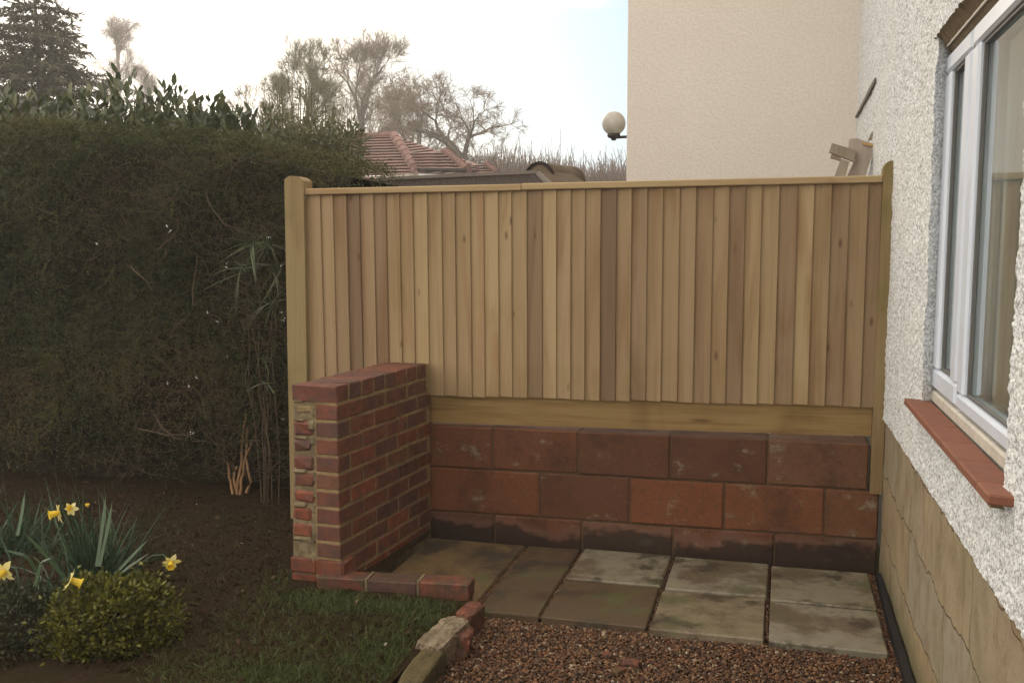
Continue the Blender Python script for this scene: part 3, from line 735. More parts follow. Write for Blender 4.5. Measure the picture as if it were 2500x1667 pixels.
# ================================================================== HOUSE ON THE RIGHT
house = empty('house', (1.84, -1, 0)); tag(house, 'white roughcast house wall with stone plinth, window and cream extension', 'house')
XW = 1.840; PZ = .703
WY0, WY1, WZ0, WZ1 = -2.405, -1.15, .935, 2.150
def rc(y, z):       # lumps of roughcast, in metres out of the wall
    a = vn(y*118, z*118, 1); b_ = vn(y*62+z*9, z*62, 2); c = vn(y*150, z*150, 3); e = vn(y*9, z*9, 4)
    a = 1-np.abs(2*a-1)
    return .0050*a+.0052*b_+.0018*c+.006*e-.008
def roughcast():
    V = []; F = []; base = 0
    def patch(ys, zs, hole):
        nonlocal base
        Y, Z = np.meshgrid(ys, zs); n = len(ys)
        V.append(np.stack([XW-rc(Y, Z), Y, Z], -1).reshape(-1, 3))
        i = (np.arange(len(zs)-1)[:, None]*n+np.arange(n-1)[None]).ravel(); f = np.stack([i, i+1, i+1+n, i+n], 1)
        if hole:
            cy = ((Y[:-1, :-1]+Y[1:, 1:])/2).ravel(); cz = ((Z[:-1, :-1]+Z[1:, 1:])/2).ravel()
            f = f[~((cy > WY0) & (cy < WY1) & (cz > WZ0) & (cz < WZ1))]
        F.append(f+base); base += len(V[-1])
        # ragged skirt turning back to the wall at the bottom edge
    ys = np.arange(-3.2, .06, .005); zs = np.arange(PZ, 3.15, .005)
    for arr, vals in ((ys, (WY0, WY1)), (zs, (WZ0, WZ1))):
        for q in vals: arr[np.argmin(np.abs(arr-q))] = q
    patch(ys, zs, True)
    ys2 = np.arange(ys[-1], 2.3, .011); patch(ys2, np.arange(PZ, 3.15, .011), False)
    # returns: the bottom lip and the sides of the window opening, each rough too
    def strip(Yl, Zl, dY, dZ, depth, n, amp, splay=0.):
        nonlocal base
        rows = []
        for k in range(n+1):
            t = k/n; x = XW-rc(Yl, Zl)*(1-t)+t*depth
            w = amp*(vn(Yl*70+Zl*70, np.full_like(Yl, t*depth*70), 8)+.6*vn(Yl*140+Zl*140, np.full_like(Yl, t*depth*140), 9)-.8)*min(1, 4*t)
            rows.append(np.stack([x, Yl+dY*w+splay*t, Zl+dZ*w], -1))
        A = np.array(rows); m = A.shape[1]; V.append(A.reshape(-1, 3))
        i = (np.arange(n)[:, None]*m+np.arange(m-1)[None]).ravel(); F.append(np.stack([i, i+1, i+1+m, i+m], 1)+base); base += len(V[-1])
    yy = ys[(ys >= -3.2)]; strip(yy, np.full_like(yy, PZ), 0, 1, .035, 4, .010)
    zz = zs[(zs >= WZ0) & (zs <= WZ1)]
    strip(np.full_like(zz, WY1), zz, -1, 0, .07, 10, .009, .062); strip(np.full_like(zz, WY0), zz, 1, 0, .07, 10, .016)
    o = mesh_np('roughcast_wall', np.concatenate(V), [np.concatenate(F)], ROUGH, house, smooth=True)
    return o
roughcast()
# soffit over the window, rough and brown, with its pale bead
def soffit():
    ys = np.arange(WY0-.0, WY1+.055, .009); xs = np.linspace(-.004, .075, 10); X, Y = np.meshgrid(xs, ys)
    Z = WZ1-np.clip(X, 0, .05)*1.05+.010*(vn(Y*75, X*75, 14)-.5)*(X < .03); n = len(xs)
    v = np.stack([XW+X-.006*(X < 0)*vn(Y*60, X*0, 15), Y, Z], -1).reshape(-1, 3); i = (np.arange(len(ys)-1)[:, None]*n+np.arange(n-1)[None]).ravel()
    mesh_np('soffit', v, [np.stack([i, i+n, i+1+n, i+1], 1)], SOFFIT, house, smooth=True)
    b = MB(); b.box((XW+.028, WY0, WZ1-.036), (XW+.032, WY1+.02, WZ1-.028)); b.build('bead', BEAD, house)
soffit()
b = MB(); b.box((XW+.08, -6, 2.165), (XW+.3, 2.3, 4.6)); b.box((XW+.08, -6, -.1), (XW+.3, 2.3, .94)); b.box((XW+.08, -1.04, .94), (XW+.3, 2.3, 2.14)); b.box((XW+.08, -6, .94), (XW+.16, -2.62, 2.14))
b.build('masonry', DARKROOM, house)
b = MB(); b.box((XW, -6, 3.145), (XW+.079, 2.3, 4.6)); b.box((XW, -6, PZ), (XW+.079, -3.19, 3.144)); b.build('upper_wall', ROUGH, house)
# stone plinth as a finely divided, slightly uneven sheet
ys = np.arange(-4.0, .02, .02); zs = np.arange(-.15, PZ+.035, .02); Y, Z = np.meshgrid(ys, zs); n = len(ys)
X = XW+.016-.010*fbm(Y*2.2, Z*4.5, 61)-.006*fbm(Y*9, Z*9, 62); v = np.stack([X, Y, Z], -1).reshape(-1, 3)
i = (np.arange(len(zs)-1)[:, None]*n+np.arange(n-1)[None]).ravel()
mesh_np('stone_plinth', v, [np.stack([i, i+1, i+1+n, i+n], 1)], STONE, house, smooth=True)
# a strip of old flashing high on the wall, behind the fence
b = MB(); b.prism([(.90, 2.352), (1.2, 2.348), (1.75, 2.330), (2.18, 2.318), (2.18, 2.308), (1.75, 2.308), (1.2, 2.322), (.90, 2.330)], 0, XW-.016, XW+.004); b.build('flashing', plain('old_lead_flashing', (.16, .135, .11), .8), house)

# window: a parent frame mesh with its lights and panes below it
XF = 1.884
fr = MB()
def fbox(mb, y0, y1, z0, z1, x0=XF, x1=XF+.06, ch=.006): mb.box((x0, min(y0, y1), z0), (x1, max(y0, y1), z1), ch, .5)
ZB, ZT = .992, 2.098
fbox(fr, -2.52, -1.08, ZB, ZB+.040); fbox(fr, -2.52, -1.08, ZT-.045, ZT)
fbox(fr, -1.15, -1.08, ZB+.0405, ZT-.0455); fbox(fr, -2.52, -2.46, ZB+.0405, ZT-.0455); fbox(fr, -1.590, -1.535, ZB+.0405, ZT-.0455)
win = fr.build('window', UPVC, house)
def casement(y0, y1, wn, wf, zb):
    c = MB(); x0 = XF-.012; fw = .058; z0, z1 = ZB+.006, ZT-.010; fb = zb-z0
    fbox(c, y0, y1, z0, z0+fb, x0, x0+.05, .008); fbox(c, y0, y1, z1-fw, z1, x0, x0+.05, .008)
    fbox(c, y0, y0+wn, z0+fb+.0005, z1-fw-.0005, x0, x0+.05, .008); fbox(c, y1-wf, y1, z0+fb+.0005, z1-fw-.0005, x0, x0+.05, .008)
    c.build('casement', UPVC, win)
    g = MB()
    for (a, b_, p, q) in ((y0+wn, y0+wn+.010, z0+fb, z1-fw), (y1-wf-.010, y1-wf, z0+fb, z1-fw), (y0+wn+.0105, y1-wf-.0105, z0+fb, z0+fb+.010), (y0+wn+.0105, y1-wf-.0105, z1-fw-.010, z1-fw)): g.box((x0+.014, a, p), (x0+.026, b_, q), .002)
    g.build('gasket', GASKET, win)
    p = MB(); p.box((x0+.026, y0+wn-.004, z0+fb-.004), (x0+.030, y1-wf+.004, z1-fw+.004)); p.build('pane', GLASS, win)
    p = MB(); p.box((x0+.0455, y0+wn-.004, z0+fb-.004), (x0+.0495, y1-wf+.004, z1-fw+.004)); p.build('pane', GLASS, win)
casement(-1.545, -1.105, .085, .100, 1.064); casement(-2.50, -1.580, .09, .085, 1.042)
b = MB(); b.box((XF-.012, -2.52, .950), (XF+.07, -1.083, ZB-.003), .006); b.box((XF+.001, -2.52, .90), (XF+.07, -1.085, .9495), .004); b.build('cill_strip', CILLPVC, win)
b = MB(); b.box((XF-.003, -1.579, ZB+.045), (XF-.0005, -1.546, ZT-.05)); b.build('gap_shade', GASKET, win)  # dark strip over the mullion, standing for shade in the gap
# quarry tile sill
sill = empty('window_sill', (1.83, -1.7, .95)); sill.parent = house; sill.location = (1.83-1.84, -1.7+1, .95)
b = MB(); yy = [-1.115, -1.395, -1.650, -1.900, -2.140, -2.375, -2.500]
for k in range(6):
    lo = (1.787, yy[k+1]+.0008, .928); hi = (XF-.0125, yy[k]-.0008, .951)
    b.box(lo, hi, .004, random.random(), Matrix.Rotation(math.radians(3.5), 3, 'Y'), (XF, 0, .95), .0006)
o = b.build('tiles', QUARRY, None); o.parent = sill; o.location = tuple(-parent_origin(sill))
b = MB(); b.box((1.812, -2.42, .905), (XF-.014, -1.13, .938), 0, .5, Matrix.Rotation(math.radians(3.5), 3, 'Y'), (XF, 0, .95)); o = b.build('mortar', MORTAR, None); o.parent = sill; o.location = tuple(-parent_origin(sill))
# dim room behind the panes
b = MB()
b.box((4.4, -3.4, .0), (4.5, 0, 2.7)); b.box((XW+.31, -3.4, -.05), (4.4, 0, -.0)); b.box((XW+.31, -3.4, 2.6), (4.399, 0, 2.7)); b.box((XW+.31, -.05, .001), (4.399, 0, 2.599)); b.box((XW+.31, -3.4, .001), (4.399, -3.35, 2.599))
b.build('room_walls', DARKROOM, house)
c = MB(); pts = [(2.02+.018*math.sin(t*11), -1.10-.29*t) for t in np.linspace(0, 5, 160)]
c.prism([(x, y) for x, y in pts]+[(x+.004, y) for x, y in pts[::-1]], 2, .98, 2.2); cu = c.build('added_curtain', ADDEDCURTAIN); tag(cu, 'pale pleated sheet added behind the window panes to lighten the glass', 'added_curtain')  # pleated sheet added behind the glass to make the panes look paler

# cream extension wall beyond the fence
b = MB(); b.box((.335, 2.2, -.1), (XW+.05, 2.55, 4.6), .006); b.box((.335, 2.5505, -.1), (.56, 7.0, 4.6), .0); b.build('extension_wall', CREAM, house)

# globe lamp on the extension's side
lc = far(1410, 284, 7.55)
lamp = empty('wall_lamp', tuple(lc)); tag(lamp, 'round globe lamp on a dark bracket at the corner of the cream wall', 'lamp')
b = MB(); R_ = .0905; b.lathe([(R_*math.sin(t), -R_*math.cos(t)) for t in np.linspace(.30, math.pi-.001, 22)], lc, 32); b.build('globe', GLOBE, lamp, True)
b = MB(); b.lathe([(.046, -.072), (.05, -.082), (.05, -.096), (.043, -.105), (.022, -.114), (.018, -.126), (.005, -.130)], lc, 24); b.build('collar', METAL, lamp, True)
b = MB(); b.tube([lc+np.array((0, 0, -.106)), lc+np.array((.10, .0, -.104)), (.338, lc[1], lc[2]-.102)], .011, 10); b.box((.321, lc[1]-.04, lc[2]-.16), (.3345, lc[1]+.04, lc[2]-.05), .004); b.build('bracket', METAL, lamp, True)

# timber offcut leaning behind the fence
tb = empty('timber_offcut', (1.72, 1.0, 1.9)); tag(tb, 'weathered grey timber offcuts nailed crosswise leaning above the fence', 'timber')
def dpt(x, y, yy=1.0):                                 # position on the plane y = yy, from a point in a 4.752x enlargement at (2000,150)
    px = (2000+x/4.752)*2352/2500; py = (150+y/4.752)*2352/2500; r = ray(px, py); return CAM+r*((yy-CAM[1])/r[1])
def plank(poly, th, name, mat, yy, r=.5):
    P = [dpt(x, y, yy) for x, y in poly]; n = len(P); b = MB()
    vs = P+[p+np.array((0, th, 0)) for p in P]
    fs = [tuple(range(n)), tuple(range(2*n-1, n-1, -1))]+[(i, i+n, (i+1) % n+n, (i+1) % n) for i in range(n)]
    b.add(vs, fs, r); return b.build(name, mat, tb)
plank([(352, 905), (440, 892), (640, 962), (600, 1130), (520, 1390), (300, 1390), (420, 1130), (330, 1080)], .03, 'board', OLDWOOD, 1.0, .85)
plank([(150, 948), (435, 1035), (405, 1165), (118, 1050)], .045, 'batten', OLDWOOD, .95, .1)
plank([(150, 1062), (262, 1095), (245, 1152), (132, 1118)], .04, 'batten', OLDWOOD, .96, .45)
plank([(255, 1130), (350, 1165), (290, 1390), (160, 1390)], .05, 'batten', OLDWOOD, .96, .3)
plank([(640, 770), (636, 900), (560, 930), (600, 840)], .02, 'splinter', OLDWOOD, 1.03, .2)
plank([(500, 938), (632, 958), (628, 990), (505, 968)], .01, 'strap', plain('orange_strap', (.42, .26, .09), .7), .99)
plank([(608, 1150), (640, 1130), (640, 1390), (560, 1390)], .02, 'offcut_edge', plain('white_board_edge', (.55, .56, .58), .7), 1.02)

# black strip along the foot of the house wall
b = MB(); pts = [(1.832, -3.2), (1.832, -1.9), (1.826, -1.23), (1.828, -.65), (1.838, -.1)]
n = len(pts); vs = []
for x, y in pts: vs += [(x-.016, y, -.02), (x+.012, y, -.02), (x+.012, y, .012), (x-.012, y, .006)]
fs = [(0, 1, 2, 3), tuple(range((n-1)*4, n*4))[::-1]]
for k in range(n-1):
    for j in range(4): fs.append((k*4+j, k*4+(j+1) % 4, (k+1)*4+(j+1) % 4, (k+1)*4+j))
b.add(vs, fs); tag(b.build('damp_proof_strip', BLACKP), 'black plastic strip along the foot of the stone plinth', 'strip')

# ================================================================== BEYOND THE FENCE: sheds, bungalow
def seg_quad(a, b_, c, d, n, th, mb, lift):
    """a,b ridge left/right, d,c eave left/right: n courses, each lapping the next"""
    a, b_, c, d = [np.array(p, float) for p in (a, b_, c, d)]
    nrm = np.cross(b_-a, d-a); nrm /= np.linalg.norm(nrm)
    if nrm[2] < 0: nrm = -nrm
    for k in range(n):
        t0, t1 = k/n, (k+1)/n
        p0, p1 = a+(d-a)*t0, b_+(c-b_)*t0; q0, q1 = a+(d-a)*t1, b_+(c-b_)*t1
        cols = max(4, int(np.linalg.norm(q1-q0)/.33))
        up0, up1 = p0+nrm*.002, p1+nrm*.002; e0, e1 = q0+nrm*lift, q1+nrm*lift; sl = (a-d)/np.linalg.norm(a-d); f0, f1 = q0-nrm*.002+sl*.05, q1-nrm*.002+sl*.05
        for j in range(cols):
            s0, s1 = j/cols, (j+1)/cols; L = lambda u, w_, s: u+(w_-u)*s
            P = [L(up0, up1, s0), L(up0, up1, s1), L(e0, e1, s1), L(e0, e1, s0), L(f0, f1, s1), L(f0, f1, s0)]
            mb.add(P, [(0, 1, 2, 3), (3, 2, 4, 5)])
bung = empty('bungalow', tuple(far(900, 420, 23))); tag(bung, 'distant bungalow with a red clay tiled hip roof', 'house')
# true pitched planes: ridge 24 m out, eaves nearer and lower
A_ = far(905, 312, 24.0); RL = far(520, 322, 26.0); C1 = far(992, 448, 20.6); C0 = far(455, 462, 22.4); C2 = far(1148, 402, 25.5)
b = MB(); seg_quad(RL, A_, C1, C0, 20, 0, b, .035); seg_quad(A_, A_+(C2-A_)*.02, C2, C1, 20, 0, b, .035)
back = far(1150, 395, 29.0); backl = far(500, 415, 31.0); b.add([A_, RL, backl, back], [(0, 1, 2, 3)]); b.add([A_, back, C2], [(0, 1, 2)])
roof = b.build('roof', ROOFT, bung, fix=False)
def hip(p, q, r=.13):
    b = MB(); m = 12
    for k in range(m):
        s0 = p+(q-p)*(k/m); s1 = p+(q-p)*((k+1.06)/m); b.tube([s0, s1], [r*.86, r], 8)
    return b
o = hip(A_, C1).build('hip_tiles', ROOFT, roof); o = hip(RL, A_, .10).build('ridge_tiles', ROOFT, roof)
W0, W1, W2, W3 = far(938, 352, 21.8), far(1021, 349, 22.4), far(1072, 392, 21.2), far(962, 391, 20.4); W4 = far(1112, 396, 24.0)
b = MB(); seg_quad(W0, W1, W2, W3, 6, 0, b, .05); seg_quad(W1, W1+(W4-W1)*.02, W4, W2, 6, 0, b, .05); wing = b.build('wing_roof', ROOFT, bung, fix=False)
hip(W1, W2, .13).build('hip_tiles', ROOFT, wing)
V0, V1, V2, V3 = far(1052, 380, 23.5), far(1117, 378, 24), far(1142, 400, 23.2), far(1050, 404, 22.6)
b = MB(); seg_quad(V0, V1, V2, V3, 4, 0, b, .05); v = b.build('wing_roof', ROOFT, bung, fix=False); hip(V1, V2, .11).build('hip_tiles', ROOFT, v)
def wallbox(P, Q, z0, depth, name, mat):
    P = np.array(P); Q = np.array(Q); d = Q-P; n = np.array((-d[1], d[0], 0)); n /= np.linalg.norm(n)
    if n @ (P-CAM) < 0: n = -n
    vs = []
    for off in (.35, depth):
        for p, z in ((P, z0), (Q, z0), (Q, Q[2]-.05), (P, P[2]-.05)): vs.append((p[0]+n[0]*off, p[1]+n[1]*off, z))
    b = MB(); b.add(vs, [(0, 1, 2, 3), (4, 5, 6, 7), (0, 1, 5, 4), (1, 2, 6, 5), (2, 3, 7, 6), (3, 0, 4, 7)]); return b.build(name, mat, bung)
WALLB = plain('bungalow_render', (.45, .40, .33), .9)
wallbox(C0, C1, -.1, 5.5, 'wall', WALLB); wallbox(W3, W2, -.1, 2.2, 'wall', WALLB)
b = MB(); dn = np.array((0, 0, -1.0)); tw = (RIGHT*np.array((1, 1, 0)))
for P, Q in ((W3, W2),):
    p, q = P+dn*.02, Q+dn*.02
    b.tube([p-np.array(FWD)*.1, q-np.array(FWD)*.1], .035, 8)
b.build('gutter', BLACKGUT, bung)
b = MB(); p, q = W3+dn*.12, W2+dn*.16; b.tube([p, q], .05, 4); b.build('fascia', FASCIA, bung)

shed = empty('shed', tuple(far(1000, 500, 7.6))); tag(shed, 'low shed with dark brown felt roof just beyond the fence', 'shed')
r0 = far(1236, 399, 7.2); r1 = far(690, 428, 9.3); e0 = far(1268, 430, 6.5); e1 = far(640, 480, 8.5)
b = MB(); nC = 60
for k in range(nC):                                     # lightly ribbed felt over battens
    a, c = k/nC, (k+1)/nC
    P = [r0+(r1-r0)*a, r0+(r1-r0)*(a+c)/2+np.array((0, 0, .004)), r0+(r1-r0)*c, e0+(e1-e0)*c, e0+(e1-e0)*(a+c)/2+np.array((0, 0, .004)), e0+(e1-e0)*a]
    b.add(P, [(0, 1, 4, 5), (1, 2, 3, 4)])
bk0, bk1 = r0+(r0-e0)*np.array((1, 1, -1)), r1+(r1-e1)*np.array((1, 1, -1)); b.add([r0, r1, bk1, bk0], [(0, 1, 2, 3)])
rf = b.build('roof', FELT, shed, fix=False)
b = MB(); b.tube([r0+np.array((0, 0, .0)), (r0+r1)/2+np.array((0, 0, .012)), r1], .028, 6); b.tube([r0, e0], .022, 6); b.build('ridge_capping', FELTEDGE, rf)
b = MB(); vs = []
for p in (e0, e1): vs += [(p[0], p[1], -.1), (p[0], p[1], p[2]-.03)]
for p in (bk0, bk1): vs += [(p[0], p[1], -.1), (p[0], p[1], p[2]-.03)]
vs += [r0-np.array((0, 0, .03)), r1-np.array((0, 0, .03))]
b.add(vs, [(0, 2, 3, 1), (4, 6, 7, 5), (0, 1, 8, 5, 4), (2, 3, 9, 7, 6)]); b.build('wall', plain('dark_shed_boards', (.07, .05, .035), .9), shed)

# round-topped brown shed roof to its right
dm = empty('arched_shed', tuple(far(1250, 420, 9))); tag(dm, 'small brown round-topped outbuilding roof at the right end of the dark shed', 'shed')
c0 = far(1238, 414, 9.0); b = MB(); n = 16; vs = []; fs = []
ax = np.array((.42, .9, 0.)); sd_ = np.array((.9, -.42, 0.)); rr = .135
for t in (0, .5):
    for k in range(n+1):
        a = math.pi*k/n; vs.append(c0+ax*t+sd_*rr*math.cos(a)*1.25+np.array((0, 0, 1))*rr*math.sin(a)*1.15)
m = n+1
for k in range(n): fs.append((k, k+1, m+k+1, m+k))
fs += [tuple(range(m)), tuple(range(2*m-1, m-1, -1))]; b.add(vs, fs); b.build('arched_roof', BROWNDOME, dm, True)
b = MB(); b.tube([vs[k] for k in range(n+1)], .016, 5); b.build('rim', FELT, dm)
b = MB(); q0 = far(1255, 385, 8.95); q1 = far(1312, 424, 8.8); q2 = far(1232, 424, 8.7)
vs = [q0, q1, q2, q0+ax*.3, q1+ax*.3, q2+ax*.3]; b.add(vs, [(0, 1, 2), (5, 4, 3), (0, 3, 4, 1), (1, 4, 5, 2), (2, 5, 3, 0)]); b.build('side_roof', BROWNDOME, dm)
b = MB(); b.box((c0[0]-.1, c0[1], -.1), (c0[0]+.25, c0[1]+.5, c0[2]-.03)); b.build('wall', DARKROOM, dm)

# ================================================================== TREES
def fork(p, d, ln, r, dep, R, out, ang, wob, up, keep=.78, n=4, side=.5, droop=0.):
    """a limb that bends, then splits in two or three"""
    pts = [np.array(p, float)]; d = np.array(d, float)
    for i in range(n-1):
        d = d+R.normal(size=3)*wob+np.array((0, 0, up)); d /= np.linalg.norm(d); pts.append(pts[-1]+d*ln/(n-1))
    pts = np.array(pts); r1 = r*.80; out.append((pts, np.linspace(r, r1, n), dep))
    if dep <= 0: return
    k = 2 if R.random() < .62 else 3; ph = R.random()*6.283
    u = np.cross(d, (.3, .2, 1.)); u /= np.linalg.norm(u)+1e-9; w_ = np.cross(d, u)
    for j in range(k):
        th = ang*R.uniform(.55, 1.35)*(1 if j or k == 3 else .7); f = ph+6.283*j/k+R.uniform(-.4, .4)
        dd = d*math.cos(th)+(u*math.cos(f)+w_*math.sin(f))*math.sin(th)-np.array((0, 0, droop))
        fork(pts[-1], dd, ln*keep*R.uniform(.75, 1.2), r1*(.78 if k == 2 else .66)*R.uniform(.8, 1.1), dep-1, R, out, ang, wob*1.04, up, keep, n, side, droop)
    if R.random() < side and dep > 1:
        i = R.integers(1, n-1) if n > 2 else 1; f = R.random()*6.283; th = ang*R.uniform(1.2, 1.9)
        dd = d*math.cos(th)+(u*math.cos(f)+w_*math.sin(f))*math.sin(th)
        fork(pts[i], dd, ln*keep*.8*R.uniform(.6, 1.), r*.42, dep-2, R, out, ang, wob*1.04, up, keep, n, side, droop)
def tree(name, px, d, top_py, width, trunk_r, seed, label, cat, bark_m, twig_m, trunk=6., first=1.15, depth=8, ang=.42, wob=.12, up=.04, lows=3, ntw=4, twl=.4, minr=.009, group=None, d0=(0, 0, 1), droop=0., low0=.55):
    """a winter tree grown from its trunk, then scaled to its real height and crown width"""
    R = np.random.default_rng(seed); base = ground_at(px, d); H = far(px, top_py, d)[2]-base[2]; Wd = width*d/2257
    root = empty(name, tuple(base)); tag(root, label, cat, group)
    L = []; dd = np.array(d0, float); dd /= np.linalg.norm(dd); T = [np.zeros(3)]
    for i in range(8): dd = dd+R.normal(size=3)*.035; dd /= np.linalg.norm(dd); T.append(T[-1]+dd*trunk/8)
    T = np.array(T); L.append((T, np.linspace(.30, .20, 9), 99))
    for j in range(3):
        f = 6.283*j/3+R.uniform(-.4, .4); th = ang*R.uniform(.6, 1.2)*(.35 if j == 0 else 1.1); fork(T[-1], dd*math.cos(th)+np.array((math.cos(f), math.sin(f), 0))*math.sin(th), first, .155, depth, R, L, ang, wob, up, droop=droop)
    for j in range(lows):
        t = R.uniform(low0, .97); i = int(t*8); f = 6.283*j/max(1, lows)+R.uniform(-.6, .6); th = ang*R.uniform(1.4, 2.2)
        fork(T[i], np.array((0, 0, 1))*math.cos(th)+np.array((math.cos(f), math.sin(f), 0))*math.sin(th), first*R.uniform(.8, 1.1), .10, depth-1, R, L, ang, wob, up, droop=droop)
    A = np.concatenate([p for p, r, l in L if l < 3]); sz = H/np.percentile(A[:, 2], 99.7); cx = np.percentile(A[:, 0], [1.5, 98.5]); sx = Wd/(cx[1]-cx[0])
    sc = np.array((sx, sx, sz)); k = trunk_r/.3; L = [(p*sc+base, r*k, l) for p, r, l in L]
    tip = np.array([p for p, r, l in L if l <= 2]); m = len(tip)*ntw
    I = rng.integers(0, len(tip), m); t = rng.random(m)*2.99; i0 = t.astype(int); fr = (t-i0)[:, None]; Q = tip[I, i0]*(1-fr)+tip[I, i0+1]*fr
    e = unit(unit(tip[I, i0+1]-tip[I, i0])+rng.normal(size=(m, 3))*.5+np.array((0, 0, .10-droop*6))); ll = (twl*rng.uniform(.5, 1.3, m))[:, None]
    d2 = unit(e+rng.normal(size=(m, 3))*.3-np.array((0, 0, droop*9))); tw = np.stack([Q, Q+e*ll*.5, Q+e*ll*.5+d2*ll*.5], 1)
    big = [(p, r) for p, r, l in L if l > depth-3]; fine = [(p, np.maximum(r, minr)) for p, r, l in L if l <= depth-3]
    v, f = tubes(big, 6); mesh_np('trunk', v, [f], bark_m, root, smooth=True)
    v, f = tubes(fine, 3); rr = np.broadcast_to(np.array([minr*.75, minr*.6, minr*.4]), (m, 3)); v2, f2 = tubes(list(zip(tw, rr)), 3)
    mesh_np('crown', np.concatenate([v, v2]), [np.concatenate([f, f2+len(v)])], twig_m, root, smooth=True)
    return root
GB = 'bare trees beyond the fence'
def ground_at(px, d):
    p = far(px, 600, d); return np.array((p[0], p[1], -.12))
TANTWIG = bark('tan_twigs', (.17, .125, .085), (.26, .20, .14), 6); OLIVETWIG = bark('olive_twigs', (.16, .15, .085), (.24, .215, .125), 6); PINKTWIG = bark('birch_twigs', (.22, .16, .135), (.30, .23, .20), 6)
tree('bare_tree', 818, 46, 80, 215, .19, 21, 'tall bare tree with a round fanned crown behind the tiled roof', 'tree', BARK, TANTWIG, 7.5, 1.15, 6, .42, .10, .03, 5, 5, .45, .007, GB, low0=.70)
tree('bare_tree', 1085, 40, 178, 270, .21, 36, 'wide bare oak with heavy crooked limbs right of the tiled roof', 'tree', BARK, TANTWIG, 5.5, 1.1, 6, .58, .22, .005, 5, 4, .38, .0075, GB, low0=.70)
tree('bare_tree', 968, 43, 186, 190, .17, 45, 'bare dense-twigged tree between the tall round tree and the crooked oak', 'tree', BARK, TANTWIG, 5.5, 1.0, 6, .46, .15, .03, 6, 5, .40, .0075, GB, low0=.55)
tree('bare_tree', 680, 33, 108, 165, .12, 57, 'olive-tinted bare tree with dense fine twigs left of the tall round tree', 'tree', OLIVEBARK, OLIVETWIG, 5.0, 1.0, 6, .42, .13, .05, 7, 6, .30, .0055, GB, low0=.45)
tree('bare_tree', 610, 36, 170, 130, .09, 63, 'small thin bare tree leaning left beside the laurels', 'tree', BARK, TANTWIG, 5.5, 1.0, 5, .45, .15, .02, 3, 4, .3, .006, GB, d0=(-.12, 0, 1))
tree('birch_tree', 292, 55, 56, 105, .13, 71, 'slender bare birch with drooping twigs beside the dark spruce', 'tree', BIRCHBARK, PINKTWIG, 9.0, .52, 5, .40, .10, .02, 18, 4, .60, .006, GB, droop=.05, low0=.50)
tree('birch_tree', 362, 60, 172, 60, .10, 73, 'smaller faint birch low behind the laurel tops', 'tree', BIRCHBARK, PINKTWIG, 9.0, .9, 5, .36, .10, .02, 4, 4, .5, .006, GB, droop=.04, low0=.65)

def spruce(px, d, apex_py, slope, seed, label, rmax=3.2):
    R = np.random.default_rng(seed); base = ground_at(px, d); top = far(px, apex_py, d)[2]
    root = empty('spruce_tree', tuple(base)); tag(root, label, 'tree')
    lines = [(np.array([base+(np.array((0, 0, top))-np.array((0, 0, base[2])))*np.array((0, 0, t)) for t in np.linspace(0, 1, 6)]), np.linspace(.17, .01, 6))]
    C = []; D = []; Ls = []
    z = 1.0
    while z < top-.15:
        r = min(rmax, slope*(top-z)); nb = 10 if r > .5 else 7; a0 = R.random()*6.28
        for j in range(nb):
            a = a0+6.283*(j+R.uniform(-.3, .3))/nb; L = r*R.uniform(.42, 1.16)+.06
            hd = np.array((math.cos(a), math.sin(a), 0)); m = 7; P = []
            for t in np.linspace(0, 1, m): P.append(np.array((base[0], base[1], z))+hd*L*t+np.array((0, 0, L*(.16*t-.42*t*t+.18*t**3))))
            P = np.array(P); lines.append((P, np.linspace(.018, .004, m)))
            ns = max(4, int(L/.075))
            for s in range(ns):
                t = .12+.88*(s+R.random())/ns; i = min(int(t*(m-1)), m-2); q = P[i]+(P[i+1]-P[i])*(t*(m-1)-i); T = P[i+1]-P[i]; T /= np.linalg.norm(T)
                sd2 = np.cross(T, (0, 0, 1)); sgn = 1 if s % 2 else -1
                dd = T*.75+sd2*sgn*R.uniform(.4, .9)+np.array((0, 0, R.uniform(-.5, .15))); dd /= np.linalg.norm(dd)
                l2 = (.14+.34*(1-t))*R.uniform(.7, 1.2)*min(1, L/.8+.35)
                k = max(5, int(l2/.020))
                for u in range(k): C.append(q+dd*l2*u/k); D.append(dd+R.normal(size=3)*.55); Ls.append(R.uniform(.07, .14))
        z += .17*R.uniform(.6, 1.5)
    C = np.array(C); D = np.array(D); Ls = np.array(Ls); N = len(C)
    v, f = tubes(lines, 5); mesh_np('trunk', v, [f], BARK, root, smooth=True)
    v, f = mini_quads(C, D, rand_dirs(N), Ls, Ls*.32); mesh_np('crown', v, [f], SPRUCE, root, rnd=rng.random(N))
spruce(116, 20, -66, .70, 5, 'large dark spruce rising at the left above the hedge', 3.3)
spruce(-75, 21, 70, .55, 6, 'darker spruce cut off by the left edge of the picture', 2.6)

